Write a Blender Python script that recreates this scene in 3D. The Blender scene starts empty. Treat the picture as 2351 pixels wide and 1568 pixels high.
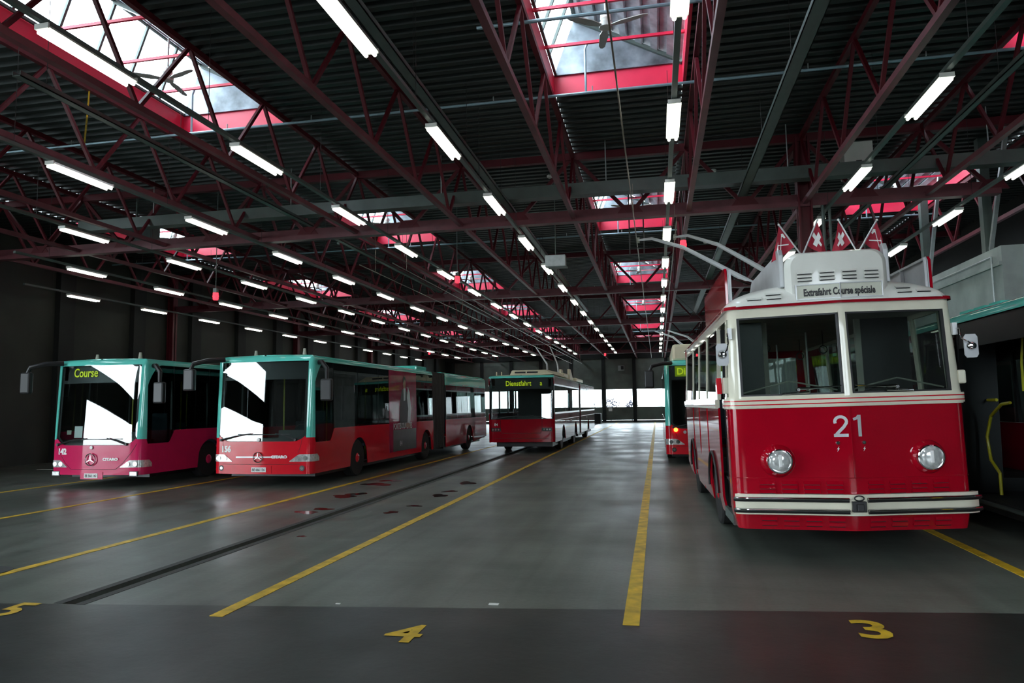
import bpy, math, random
from mathutils import Vector, Matrix

S = bpy.context.scene
COL = S.collection
PI = math.pi
rnd = random.Random(7)

# ------------------------------------------------------------------ camera
YAW, PIT, ROL, CAM_H = -0.20105, 0.09077, -0.014918, 1.8
fw = Vector((math.sin(YAW) * math.cos(PIT), math.cos(YAW) * math.cos(PIT), math.sin(PIT)))
rt = Vector((math.cos(YAW), -math.sin(YAW), 0))
up = rt.cross(fw)
rt2 = math.cos(ROL) * rt + math.sin(ROL) * up
up2 = -math.sin(ROL) * rt + math.cos(ROL) * up
cd = bpy.data.cameras.new('camera')
cd.sensor_width = 36.0
cd.lens = 1620.3 / 2351 * 36.0
cd.clip_end = 300
cam = bpy.data.objects.new('camera', cd)
COL.objects.link(cam)
mw = Matrix.Identity(4)
for i in range(3):
    mw[i][0], mw[i][1], mw[i][2] = rt2[i], up2[i], -fw[i]
mw[2][3] = CAM_H
cam.matrix_world = mw
S.camera = cam

# ------------------------------------------------------------------ daylight, exposure
SKY, TUBE = 16.0, 5.4
W = bpy.data.worlds.new('daylight')
W.use_nodes = True
S.world = W
nt = W.node_tree
bg = nt.nodes['Background']
tc = nt.nodes.new('ShaderNodeTexCoord')
sp = nt.nodes.new('ShaderNodeSeparateXYZ')
rp = nt.nodes.new('ShaderNodeValToRGB')
rp.color_ramp.elements[0].position = 0.47
rp.color_ramp.elements[0].color = (0.30, 0.32, 0.30, 1)
rp.color_ramp.elements[1].position = 0.52
rp.color_ramp.elements[1].color = (0.81, 0.92, 1.0, 1)
mp = nt.nodes.new('ShaderNodeMapRange')
mp.inputs['From Min'].default_value = -1
mp.inputs['From Max'].default_value = 1
nt.links.new(tc.outputs['Generated'], sp.inputs[0])
nt.links.new(sp.outputs['Z'], mp.inputs['Value'])
nt.links.new(mp.outputs[0], rp.inputs[0])
nt.links.new(rp.outputs[0], bg.inputs['Color'])
bg.inputs['Strength'].default_value = SKY
S.view_settings.view_transform = 'Standard'
S.view_settings.look = 'None'
S.view_settings.exposure = 0.0
S.view_settings.gamma = 1.0
S.view_settings.use_curve_mapping = False
S.cycles.max_bounces = 8
S.cycles.transparent_max_bounces = 24
S.cycles.sample_clamp_indirect = 6.0
S.cycles.use_light_tree = True

# ------------------------------------------------------------------ materials
def principled(name):
    m = bpy.data.materials.new(name)
    m.use_nodes = True
    return m, m.node_tree, m.node_tree.nodes['Principled BSDF']

def paint(name, col, rough=0.3, metal=0.0, coat=0.0, var=0.12, scale=3.0, spec=0.5):
    m, t, b = principled(name)
    tc = t.nodes.new('ShaderNodeTexCoord')
    n = t.nodes.new('ShaderNodeTexNoise')
    n.inputs['Scale'].default_value = scale
    n.inputs['Detail'].default_value = 6
    t.links.new(tc.outputs['Object'], n.inputs['Vector'])
    r = t.nodes.new('ShaderNodeValToRGB')
    lo, hi = 1 - var, 1 + var
    r.color_ramp.elements[0].color = (col[0] * lo, col[1] * lo, col[2] * lo, 1)
    r.color_ramp.elements[1].color = (min(1, col[0] * hi), min(1, col[1] * hi), min(1, col[2] * hi), 1)
    r.color_ramp.elements[0].position = 0.3
    r.color_ramp.elements[1].position = 0.7
    t.links.new(n.outputs['Fac'], r.inputs[0])
    t.links.new(r.outputs[0], b.inputs['Base Color'])
    b.inputs['Roughness'].default_value = rough
    b.inputs['Metallic'].default_value = metal
    b.inputs['Specular IOR Level'].default_value = .05 if coat else spec
    if coat:
        b.inputs['Coat Weight'].default_value = coat
        b.inputs['Coat Roughness'].default_value = 0.04
    return m

def glow(name, col, strength):
    m, t, b = principled(name)
    b.inputs['Base Color'].default_value = (*[c * .6 for c in col], 1)
    b.inputs['Emission Color'].default_value = (*col, 1)
    b.inputs['Emission Strength'].default_value = strength
    return m

def glass(name, tint, f0=0.05, rough=0.0):
    m = bpy.data.materials.new(name)
    m.use_nodes = True
    t = m.node_tree
    t.nodes.clear()
    out = t.nodes.new('ShaderNodeOutputMaterial')
    mix = t.nodes.new('ShaderNodeMixShader')
    tr = t.nodes.new('ShaderNodeBsdfTransparent')
    tr.inputs[0].default_value = (*tint, 1)
    gl = t.nodes.new('ShaderNodeBsdfGlossy')
    gl.inputs['Roughness'].default_value = rough
    lw = t.nodes.new('ShaderNodeLayerWeight')
    lw.inputs['Blend'].default_value = 0.5
    p = t.nodes.new('ShaderNodeMath'); p.operation = 'POWER'; p.inputs[1].default_value = 5
    a = t.nodes.new('ShaderNodeMath'); a.operation = 'MULTIPLY_ADD'
    a.inputs[1].default_value = 1 - f0; a.inputs[2].default_value = f0
    t.links.new(lw.outputs['Facing'], p.inputs[0])
    t.links.new(p.outputs[0], a.inputs[0])
    t.links.new(a.outputs[0], mix.inputs[0])
    t.links.new(tr.outputs[0], mix.inputs[1])
    t.links.new(gl.outputs[0], mix.inputs[2])
    t.links.new(mix.outputs[0], out.inputs[0])
    return m

def concrete_floor():
    m, t, b = principled('floor_concrete')
    tc = t.nodes.new('ShaderNodeTexCoord')
    def noise(scale, det, vec=None, dist=0.0):
        n = t.nodes.new('ShaderNodeTexNoise')
        n.inputs['Scale'].default_value = scale
        n.inputs['Detail'].default_value = det
        n.inputs['Distortion'].default_value = dist
        t.links.new(vec or tc.outputs['Object'], n.inputs['Vector'])
        return n.outputs['Fac']
    def ramp(fac, p0, c0, p1, c1):
        r = t.nodes.new('ShaderNodeValToRGB')
        r.color_ramp.elements[0].position = p0; r.color_ramp.elements[0].color = (*c0, 1)
        r.color_ramp.elements[1].position = p1; r.color_ramp.elements[1].color = (*c1, 1)
        t.links.new(fac, r.inputs[0])
        return r.outputs[0]
    def mul(a, c):
        x = t.nodes.new('ShaderNodeMix'); x.data_type = 'RGBA'; x.blend_type = 'MULTIPLY'
        x.inputs[0].default_value = 1
        t.links.new(a, x.inputs[6]); t.links.new(c, x.inputs[7])
        return x.outputs[2]
    base = ramp(noise(0.45, 8), .3, (.09, .104, .089), .7, (.18, .2, .166))
    mp = t.nodes.new('ShaderNodeMapping')          # tyre marks drawn out along the lanes
    mp.inputs['Scale'].default_value = (2.4, .10, 1)
    t.links.new(tc.outputs['Object'], mp.inputs[0])
    base = mul(base, ramp(noise(1.2, 7, mp.outputs[0], .4), .32, (.62, .62, .62), .66, (1, 1, 1)))
    mq = t.nodes.new('ShaderNodeMapping')          # trowel bands across the lanes
    mq.inputs['Scale'].default_value = (.25, 3.2, 1)
    t.links.new(tc.outputs['Object'], mq.inputs[0])
    base = mul(base, ramp(noise(1.0, 4, mq.outputs[0], .3), .35, (.86, .86, .86), .6, (1, 1, 1)))
    base = mul(base, ramp(noise(26, 3), .3, (.85, .85, .85), .6, (1, 1, 1)))
    # separate, darker slab before the bays, deepened further to paint in foreground shade
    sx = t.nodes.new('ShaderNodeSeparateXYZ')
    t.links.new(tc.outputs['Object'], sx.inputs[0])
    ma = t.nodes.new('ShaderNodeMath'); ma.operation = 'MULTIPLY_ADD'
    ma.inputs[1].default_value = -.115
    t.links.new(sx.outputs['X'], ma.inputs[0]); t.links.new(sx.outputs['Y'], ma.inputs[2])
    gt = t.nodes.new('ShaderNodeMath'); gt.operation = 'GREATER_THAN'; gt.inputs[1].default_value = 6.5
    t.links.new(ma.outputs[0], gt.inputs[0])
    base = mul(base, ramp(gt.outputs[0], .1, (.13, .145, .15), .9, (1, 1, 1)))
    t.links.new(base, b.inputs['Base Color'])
    rr = t.nodes.new('ShaderNodeMapRange')
    rr.inputs['From Min'].default_value = .3; rr.inputs['From Max'].default_value = .7
    rr.inputs['To Min'].default_value = .29; rr.inputs['To Max'].default_value = .46
    t.links.new(noise(.7, 6), rr.inputs['Value'])
    t.links.new(rr.outputs[0], b.inputs['Roughness'])
    bp = t.nodes.new('ShaderNodeBump'); bp.inputs['Strength'].default_value = .08
    bp.inputs['Distance'].default_value = .02
    t.links.new(noise(14, 6), bp.inputs['Height'])
    t.links.new(bp.outputs[0], b.inputs['Normal'])
    return m

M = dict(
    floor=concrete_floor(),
    yellow=paint('yellow_floor_paint', (.62, .40, .015), .5, var=.35, scale=6),
    joint=paint('drain_metal', (.02, .02, .018), .6, scale=9),
    stain=paint('wet_patch', (.018, .006, .006), .12),
    concrete=paint('concrete', (.34, .37, .35), .8, var=.25, scale=1.2),
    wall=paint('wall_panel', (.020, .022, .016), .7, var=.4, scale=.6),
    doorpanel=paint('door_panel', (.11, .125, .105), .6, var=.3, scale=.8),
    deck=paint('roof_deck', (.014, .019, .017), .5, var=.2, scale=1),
    steel_red=paint('red_steel', (.095, .002, .009), .55, var=.15),
    chord_red=paint('uplit_red_steel', (.135, .034, .044), .5, var=.2),  # red steel lightened in colour for light thrown up from the floor
    curb_red=paint('red_curb', (.72, .022, .075), .4, var=.06),
    steel_grey=paint('grey_steel', (.10, .128, .117), .45, metal=.2),
    galv=paint('galvanised', (.42, .46, .46), .35, metal=.6, scale=8),
    pipe=paint('blue_grey_pipe', (.25, .36, .42), .35, metal=.3),
    zinc=paint('zinc_panel', (.20, .23, .26), .45, metal=.3, var=.6, scale=2.2),
    cladding=paint('cladding', (.34, .38, .41), .4, metal=.25, var=.45, scale=3),
    white=paint('white_enamel', (.75, .76, .72), .35, var=.05),
    fanw=paint('fan_enamel', (.42, .44, .42), .45, var=.08),
    cable=paint('black_cable', (.015, .015, .015), .5),
    wire=paint('copper_wire', (.22, .19, .15), .35, metal=.7),
    tube=glow('fluorescent', (.97, 1.0, .88), TUBE),
    redglow=glow('red_lamp', (1.0, .03, .05), 3.0),
    skyglass=glass('skylight_glass', (.93, .96, .97)),
    doorglass=glass('door_glass', (.95, .97, .97)),
    dark=paint('dark_void', (.012, .013, .012), .8),
    # vehicles
    turq=paint('turquoise_paint', (.12, .60, .50), .22, coat=1, var=.05),
    red_bright=paint('signal_red_paint', (.60, .010, .022), .24, coat=1, var=.05),
    red_pink=paint('pinkish_red_paint', (.58, .018, .10), .28, coat=.8, var=.06),  # red with a pink cast over the whole body
    red_dark=paint('dark_red_paint', (.42, .010, .035), .24, coat=1, var=.05),
    red_deep=paint('carmine_paint', (.37, .002, .013), .13, coat=1, var=.04),
    red_trim=paint('crimson_trim', (.34, .004, .014), .2, coat=1),
    cream=paint('cream_paint', (.74, .71, .57), .22, coat=.7, var=.04),
    roofw=paint('white_roof_paint', (.76, .76, .70), .28, coat=.5, var=.04),
    cream_roof=paint('beige_roof_paint', (.72, .66, .46), .4, var=.08),
    black=paint('black_plastic', (.012, .012, .013), .4),
    rubber=paint('tyre_rubber', (.012, .012, .012), .75),
    bellows=paint('bellows_rubber', (.055, .052, .050), .7),
    chrome=paint('chrome', (.80, .80, .80), .08, metal=1, var=.02),
    silver=paint('silver_paint', (.52, .53, .53), .35, metal=.3, var=.05),
    mirror=paint('mirror_back', (.45, .46, .47), .4, metal=.2),
    lens=paint('lamp_lens', (.70, .72, .70), .12, metal=.45, var=.3, scale=18, spec=.8),
    amber=paint('amber_lens', (.75, .16, .01), .2),
    lit_amber=glow('lit_amber', (1.0, .22, .02), 9.0),
    lit_white=glow('lit_lamp', (1.0, .93, .8), 6.0),
    led=glow('led_text', (.72, .85, .02), .75),
    ledbg=glow('led_panel', (.42, .62, .02), .28),
    screen=glass('windscreen_glass', (.80, .86, .85), .075),
    tint=glass('tinted_glass', (.30, .34, .33), .045),
    oldglass=glass('old_windscreen_glass', (.72, .77, .75), .06),
    inner=paint('interior_lining', (.022, .025, .025), .6),
    seat=paint('seat_fabric', (.03, .05, .07), .8),
    innercream=paint('interior_cream', (.40, .40, .33), .5),
    yellowbar=paint('yellow_handrail', (.62, .58, .02), .3),
    plate=paint('number_plate', (.75, .76, .72), .4),
    ink=paint('black_lettering', (.01, .01, .01), .5),
    letter=paint('white_lettering', (.80, .80, .78), .4, var=.02),
    signglass=paint('blind_paper', (.62, .63, .52), .4, var=.04),
    flagred=paint('flag_cloth', (.36, .008, .03), .7, var=.15),
    ad=paint('advert_film', (.30, .008, .05), .25, coat=.6),
    adgrey=paint('advert_grey', (.06, .065, .06), .4),
    skin=paint('printed_skin', (.35, .22, .16), .5),
    cloth=paint('printed_suit', (.035, .033, .032), .5),
    leafy=paint('blossom', (.055, .05, .075), .8, var=.6, scale=2),
)

# ------------------------------------------------------------------ mesh helpers
class MB:
    def __init__(s):
        s.v, s.f = [], []
    def add(s, vs, fs):
        o = len(s.v)
        s.v += [tuple(p) for p in vs]
        s.f += [tuple(i + o for i in f) for f in fs]
        return s
    def box(s, x0, x1, y0, y1, z0, z1):
        return s.add([(x0, y0, z0), (x1, y0, z0), (x1, y1, z0), (x0, y1, z0), (x0, y0, z1), (x1, y0, z1), (x1, y1, z1), (x0, y1, z1)],
                     [(0, 3, 2, 1), (4, 5, 6, 7), (0, 1, 5, 4), (1, 2, 6, 5), (2, 3, 7, 6), (3, 0, 4, 7)])
    def bar(s, a, b, w, h, upv=(0, 0, 1)):
        a, b = Vector(a), Vector(b)
        d = (b - a).normalized()
        u = Vector(upv)
        if abs(d.dot(u)) > .98:
            u = Vector((0, 1, 0))
        r = d.cross(u).normalized() * (w / 2)
        q = r.cross(d).normalized() * (h / 2)
        vs = [p + i * r + j * q for p in (a, b) for i, j in ((-1, -1), (1, -1), (1, 1), (-1, 1))]
        return s.add(vs, [(0, 3, 2, 1), (4, 5, 6, 7), (0, 1, 5, 4), (1, 2, 6, 5), (2, 3, 7, 6), (3, 0, 4, 7)])
    def tube(s, pts, r, n=8, caps=True):
        pts = [Vector(p) for p in pts]
        rs = r if isinstance(r, (list, tuple)) else [r] * len(pts)
        rings = []
        ref = None
        for i, p in enumerate(pts):
            d = (pts[min(i + 1, len(pts) - 1)] - pts[max(i - 1, 0)]).normalized()
            if ref is None:
                ref = Vector((0, 0, 1)) if abs(d.z) < .9 else Vector((1, 0, 0))
            a = d.cross(ref).normalized()
            b = a.cross(d).normalized()
            ref = b
            rings.append([p + rs[i] * (math.cos(2 * PI * k / n) * a + math.sin(2 * PI * k / n) * b) for k in range(n)])
        vs = [q for g in rings for q in g]
        fs = []
        for i in range(len(pts) - 1):
            for k in range(n):
                fs.append((i * n + k, i * n + (k + 1) % n, (i + 1) * n + (k + 1) % n, (i + 1) * n + k))
        if caps:
            fs.append(tuple(range(n))[::-1])
            fs.append(tuple((len(pts) - 1) * n + k for k in range(n)))
        return s.add(vs, fs)
    def lathe(s, prof, c, axis='x', n=24):
        """prof: (along axis, radius) pairs around centre c"""
        vs, fs = [], []
        for a, r in prof:
            for k in range(n):
                co, si = math.cos(2 * PI * k / n) * r, math.sin(2 * PI * k / n) * r
                p = {'x': (a, co, si), 'y': (co, a, si), 'z': (co, si, a)}[axis]
                vs.append((p[0] + c[0], p[1] + c[1], p[2] + c[2]))
        for i in range(len(prof) - 1):
            for k in range(n):
                fs.append((i * n + k, i * n + (k + 1) % n, (i + 1) * n + (k + 1) % n, (i + 1) * n + k))
        fs.append(tuple(range(n))[::-1])
        fs.append(tuple((len(prof) - 1) * n + k for k in range(n)))
        return s.add(vs, fs)
    def grid(s, fn, us, vs_, thick=None):
        """sheet fn(u, v) -> point; with thick = vector function or None"""
        nu, nv = len(us), len(vs_)
        P = [fn(u, v) for u in us for v in vs_]
        o = 0
        fs = [(i * nv + j, (i + 1) * nv + j, (i + 1) * nv + j + 1, i * nv + j + 1) for i in range(nu - 1) for j in range(nv - 1)]
        if thick is None:
            return s.add(P, fs)
        Q = [thick(u, v) for u in us for v in vs_]
        n = len(P)
        fs += [tuple(k + n for k in f[::-1]) for f in fs]
        edge = [i * nv for i in range(nu)] + [(nu - 1) * nv + j for j in range(1, nv)] + \
               [i * nv + nv - 1 for i in range(nu - 2, -1, -1)] + [j for j in range(nv - 2, 0, -1)]
        for a, b in zip(edge, edge[1:] + edge[:1]):
            fs.append((b, a, a + n, b + n))
        return s.add(P + Q, fs)
    def prism(s, poly, o, ux, uy, d):
        """flat polygon (list of 2D) in frame o + x*ux + y*uy pushed by vector d"""
        o, ux, uy, d = Vector(o), Vector(ux), Vector(uy), Vector(d)
        n = len(poly)
        a = [o + x * ux + y * uy for x, y in poly]
        b = [p + d for p in a]
        fs = [tuple(range(n)), tuple(range(2 * n - 1, n - 1, -1))] + [((i + 1) % n, i, i + n, (i + 1) % n + n) for i in range(n)]
        return s.add(a + b, fs)
    def build(s, name, mat, parent=None, smooth=False, bevel=0, loc=None):
        me = bpy.data.meshes.new(name)
        me.from_pydata(s.v, [], s.f)
        me.validate()
        me.materials.append(M[mat] if isinstance(mat, str) else mat)
        import bmesh
        bm = bmesh.new(); bm.from_mesh(me)
        bmesh.ops.recalc_face_normals(bm, faces=bm.faces)
        bm.to_mesh(me); bm.free()
        o = bpy.data.objects.new(name, me)
        COL.objects.link(o)
        if parent is not None:
            o.parent = parent
        if loc is not None:
            o.location = loc
        if smooth:
            for p in me.polygons:
                p.use_smooth = True
            me.set_sharp_from_angle(angle=math.radians(38))
        if bevel:
            b = o.modifiers.new('bevel', 'BEVEL')
            b.width = bevel; b.segments = 2; b.limit_method = 'ANGLE'; b.angle_limit = math.radians(40)
        return o

def tag(o, label=None, cat=None, group=None, kind=None):
    if label: o['label'] = label
    if cat: o['category'] = cat
    if group: o['group'] = group
    if kind: o['kind'] = kind
    return o

def empty(name, loc=(0, 0, 0), rot=(0, 0, 0)):
    o = bpy.data.objects.new(name, None)
    o.empty_display_size = .2
    o.location = loc
    o.rotation_euler = rot
    COL.objects.link(o)
    return o

def copy_tree(o, parent=None):
    c = o.copy()
    COL.objects.link(c)
    if parent is not None:
        c.parent = parent
    for ch in list(o.children):
        copy_tree(ch, c)
    return c

def lerp(a, b, n):
    return [a + (b - a) * i / n for i in range(n + 1)]

def text2d(txt, size, bold=0.0, sx=1.0, align='LEFT'):
    """lettering as flat faces: verts (x, y) and faces"""
    cu = bpy.data.curves.new('lettering', 'FONT')
    cu.body = txt
    cu.size = size
    cu.offset = bold
    cu.resolution_u = 3
    cu.align_x = align
    o = bpy.data.objects.new('lettering', cu)
    me = o.to_mesh()
    vs = [(v.co.x * sx, v.co.y) for v in me.vertices]
    fs = [tuple(p.vertices) for p in me.polygons]
    o.to_mesh_clear()
    bpy.data.objects.remove(o)
    bpy.data.curves.remove(cu)
    return vs, fs

def text_on(fn, txt, size, name, mat, parent=None, bold=0.0, sx=1.0, align='LEFT', x0=0, y0=0):
    vs, fs = text2d(txt, size, bold, sx, align)
    mb = MB()
    mb.add([fn(x0 + x, y0 + y) for x, y in vs], fs)
    return mb.build(name, mat, parent)

ORD = ['nearest', 'second', 'third', 'fourth', 'fifth', 'sixth', 'seventh', 'eighth', 'ninth', 'tenth', 'eleventh', 'twelfth',
       'thirteenth', 'fourteenth', 'fifteenth', 'sixteenth', 'seventeenth', 'eighteenth', 'nineteenth']
# ================================================================== SETTING
ZB, ZT, ZD = 6.3, 7.83, 7.95            # truss bottom chord, top chord, roof deck
Y0, Y1, XL, XR = -9.0, 70.8, -21.6, 11.0
TX = [-18.5, -15.75, -13.0, -10.22, -7.44, -4.64, -1.83, .86, 3.42, 5.95, 8.62]
CY = [16.75 + 11.3 * k for k in range(5)]
SKX = [-18.42, -10.12, -1.80, 6.08]     # left edges of the skylight openings
SKF = [2.25 + 11.2 * k for k in range(7)]   # far edges of the skylight openings
SKW, SKL = 2.48, 5.2

f = MB()
GX0, GX1 = -5.57, -5.43
f.box(XL, XR, Y0, 5.87, -.3, 0).box(XL, GX0, 5.87, Y1, -.3, 0).box(GX1, XR, 5.87, Y1, -.3, 0)
tag(f.build('floor', 'floor'), kind='structure')
g = MB()
g.box(GX0, GX1, 5.87, Y1, -.3, -.14)
g.box(GX0 - .10, GX0, 5.87, Y1, -.002, .003).box(GX1, GX1 + .10, 5.87, Y1, -.002, .003)
o = g.build('drain_channel', 'joint')
tag(o, 'long dark drainage slot running back between the parking lanes', 'drain')

def line(x, y0, y1, w, label, slant=0.0):
    m = MB()
    m.add([(x - w / 2, y0 + slant, .004), (x + w / 2, y0, .004), (x + w / 2, y1, .004), (x - w / 2, y1, .004),
           (x - w / 2, y0 + slant, 0), (x + w / 2, y0, 0), (x + w / 2, y1, 0), (x - w / 2, y1, 0)],
          [(0, 1, 2, 3), (7, 6, 5, 4), (0, 4, 5, 1), (1, 5, 6, 2), (2, 6, 7, 3), (3, 7, 4, 0)])
    return tag(m.build('lane_line', 'yellow'), label, 'floor marking', 'yellow lane lines')
line(-.27, 6.02, 69, .135, 'yellow floor line between painted bays 4 and 3')
line(-3.85, 5.72, 69, .13, 'yellow floor line between painted bays 5 and 4')
line(-7.27, 5.7, 69, .13, 'yellow floor line just right of the bus numbered 156')
line(-11.12, 6.0, 69, .13, 'yellow floor line between the buses numbered 142 and 156')
line(-14.75, 8, 69, .13, 'yellow floor line left of the bus numbered 142, farthest left of all')
line(3.62, 6.1, 69, .13, 'yellow floor line coming out from under the old trolleybus')

def digit(t, x, y, size, label):
    vs, fs = text2d(t, size, .012, 1.0)
    m = MB()
    m.add([(x + a, y + b, .004) for a, b in vs], fs)
    tag(m.build('bay_number', 'yellow'), label, 'floor marking', 'yellow bay numbers')
digit('4', -2.18, 5.33, .60, 'yellow bay number 4 painted on the floor')
digit('3', 1.44, 5.98, .64, 'yellow bay number 3 painted on the floor')
digit('5', -6.02, 5.42, .60, 'yellow bay number 5 cut by the left edge of the picture')

# puddles and stains with outlines of their own
def blob(x, y, a, b, label, seed):
    r = random.Random(seed)
    n = 22
    ph = [r.random() * 6 for _ in range(4)]
    pts = []
    for k in range(n):
        t = 2 * PI * k / n
        q = 1 + .22 * math.sin(2 * t + ph[0]) + .16 * math.sin(3 * t + ph[1]) + .1 * math.sin(5 * t + ph[2])
        pts.append((a * q * math.cos(t), b * q * math.sin(t)))
    m = MB().prism(pts, (x, y, .001), (1, 0, 0), (0, 1, 0), (0, 0, .002))
    tag(m.build('puddle', 'stain'), label, 'puddle', 'wet patches on the floor')
BL = [(-6.05, 11.55, .20, .17), (-5.95, 11.95, .17, .15), (-6.35, 13.7, .28, .22), (-6.25, 14.1, .2, .18), (-6.55, 15.9, .34, .3),
      (-6.5, 16.7, .25, .25), (-4.55, 11.7, .13, .12), (-4.42, 12.5, .12, .1), (-4.4, 14.0, .17, .2), (-4.4, 14.7, .14, .16),
      (-4.45, 16.3, .2, .3), (-5.0, 9.4, .06, .05)]
wl = ['dark red wet patch nearest the camera, left of the drain slot', 'small dark red wet patch just behind the nearest one left of the drain',
      'long dark wet patch beside the front wheel of bus 156', 'dark wet patch joined behind the long one beside bus 156',
      'widest dark wet patch left of the drain slot', 'farthest dark wet patch left of the drain slot',
      'dark spot right of the drain slot, second from the camera', 'small dark spot right of the drain, third from the camera',
      'dark patch right of the drain beside yellow line 5 to 4', 'dark patch right of the drain, second from farthest',
      'farthest dark wet patch right of the drain, before bus 84', 'tiny dark spot right of the drain nearest the camera']
for i, (x, y, a, b) in enumerate(BL):
    blob(x, y, a, b, wl[i], 40 + i)
m = MB().lathe([(0, .30), (.004, .30)], (-7.6, 6.85, 0), 'z', 28)
o = m.build('manhole_cover', 'joint')
tag(o, 'dark round drain cover beside the yellow line at the left edge', 'drain cover')
MB().lathe([(.004, .05), (.007, .05)], (-7.6, 6.85, 0), 'z', 12).build('plug', 'yellow', o)
for (x, y, s, lab) in ((-2.95, 6.25, .022, 'tiny white paper scrap beside the yellow line left of bay 4'),
                       (-1.52, 6.45, .045, 'larger white paper scrap on the floor behind number 4')):
    m = MB().box(x - s, x + s, y - s * .5, y + s * .5, 0.001, .006)
    tag(m.build('paper_scrap', 'white'), lab, 'litter', 'litter on the floor')

m = MB().box(-19.4, -18.35, 19.2, 19.4, 0, .004)
tag(m.build('floor_bar', 'white'), 'short white bar painted on the floor at the far left', 'floor marking')

# ------------------------------------------------------------------ walls
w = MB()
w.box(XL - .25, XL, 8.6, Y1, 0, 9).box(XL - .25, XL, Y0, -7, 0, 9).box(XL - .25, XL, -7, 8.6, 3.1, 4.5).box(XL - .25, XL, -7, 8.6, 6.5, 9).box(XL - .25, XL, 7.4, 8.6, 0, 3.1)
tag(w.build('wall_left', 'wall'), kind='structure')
p = MB()
y = 10.9
while y < Y1:
    if all(abs(y - c) > .6 for c in CY):
        p.box(XL, XL + .22, y - .35, y + .35, 0, ZD)
    y += 3.77
tag(p.build('trim_1', 'dark'), kind='structure')
w = MB()
w.box(XL, XR, Y0 - .25, Y0, 0, 2.9).box(XL, XR, Y0 - .25, Y0, 6.4, 9)
for a, b in ((XL, -8.4), (-6.2, -5.9), (-3.7, 3.6), (6.0, 6.3), (9.0, XR)):  # added openings, unseen, sized to bring daylight onto the bus fronts
    w.box(a, b, Y0 - .25, Y0, 2.9, 6.4)
tag(w.build('wall_front', 'wall'), kind='structure')
w = MB()
w.box(XR, XR + .25, Y0, Y1, 0, 9)
tag(w.build('wall_right', 'dark'), kind='structure')
PX = [-20.75, -17.65, -14.55, -11.48, -8.41, -5.18, -2.16, .95, 4.05, 7.15, 10.3]
w = MB()
for x in PX:
    w.box(x - .17, x + .17, Y1 - .1, Y1 + .25, 0, 6.4)
w.box(XL, XR, Y1 - .1, Y1 + .25, 6.3, 9).box(XL, PX[0], Y1, Y1 + .25, 0, 6.4).box(PX[-1], XR, Y1, Y1 + .25, 0, 6.4)
tag(w.build('wall_back', 'dark'), kind='structure')
for i in range(len(PX) - 1):
    a, b = PX[i] + .17, PX[i + 1] - .17
    m = MB()
    m.box(a, b, Y1, Y1 + .08, 0, .22)
    for z0, z1 in ((.24, .66), (.68, 1.08), (1.10, 1.50), (3.26, 3.76), (3.78, 4.28), (4.30, 4.80), (4.82, 5.32), (5.34, 5.82), (5.84, 6.3)):
        m.box(a, b, Y1, Y1 + .08, z0, z1)
        m.box(a, b, Y1 + .03, Y1 + .07, z1 - .01, z1 + .03)
    m.box(a, a + .06, Y1, Y1 + .08, 1.5, 3.26).box(b - .06, b, Y1, Y1 + .08, 1.5, 3.26)
    o = tag(m.build('door_%d' % (i + 1), 'doorpanel'), kind='structure')
    MB().box(a + .06, b - .06, Y1 + .03, Y1 + .045, 1.5, 3.26).build('window_pane', 'doorglass', o)
# flowering shrubs in the yard behind the doors
for i, (x, s) in enumerate(((-7.2, .9), (-4.8, 1.0), (-2.6, .7))):
    m = MB()
    r = random.Random(i)
    for k in range(110):
        t, u = r.random() * 2 * PI, math.acos(2 * r.random() - 1)
        q = s * (.5 + .5 * r.random())
        c = (x + q * math.sin(u) * math.cos(t), 75 + q * math.sin(u) * math.sin(t), 1.6 + .8 * q * math.cos(u))
        m.lathe([(-.07, .02), (-.02, .07), (.05, .06), (.08, .02)], c, 'z', 5)
    o = m.build('shrub', 'leafy')
    MB().tube([(x, 75, 0), (x, 75, 1.6)], .05, 6).build('stem', 'dark', o)
    tag(o, ['pale shrub in the yard behind the door beside bus 84', 'widest pale shrub in the yard, behind the middle door window',
            'smallest pale shrub in the yard, at the right of the middle door'][i], 'shrub', 'shrubs in the yard')
m = MB().box(XL - 40, XR + 30, Y1 + .3, Y1 + 60, -.3, -.02)
tag(m.build('ground', 'concrete'), kind='structure')
m = MB().box(XL - 60, XL - .3, Y0 - 40, Y1, -.3, -.02).box(XL, XR, Y0 - 40, Y0 - .3, -.3, -.02)
tag(m.build('ground_yard', 'concrete'), kind='structure')

# concrete upper storey block on the right
m = MB()
m.box(7.5, XR, 17.1, 60, 0, 5.15)
m.box(7.44, 7.5, 17.1, 60, 4.72, 4.80)
o = tag(m.build('wall_block', 'concrete'), kind='structure')
m = MB().tube([(7.44, 17.45, 4.95), (7.44, 59, 4.95)], .025, 6)
m.tube([(7.44, 17.45, 4.95), (7.44, 17.45, 3.0)], .022, 6)
tag(m.build('conduit', 'galv'), 'grey conduit pipe along the top of the concrete block', 'pipe')
for i, yy in enumerate((18.2, 22.0, 27.5)):
    m = MB().box(7.62, 7.82, yy - .1, yy + .1, 5.15, ZD)
    o = m.build('roof_post', 'steel_grey')
    MB().bar((7.72, yy - .1, 5.2), (7.72, yy - 1.3, ZT), .08, .08).build('brace', 'galv', o)
    tag(o, ['nearest', 'second', 'third'][i] + ' grey steel post standing on the concrete block', 'post', 'posts on the concrete block')

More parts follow.
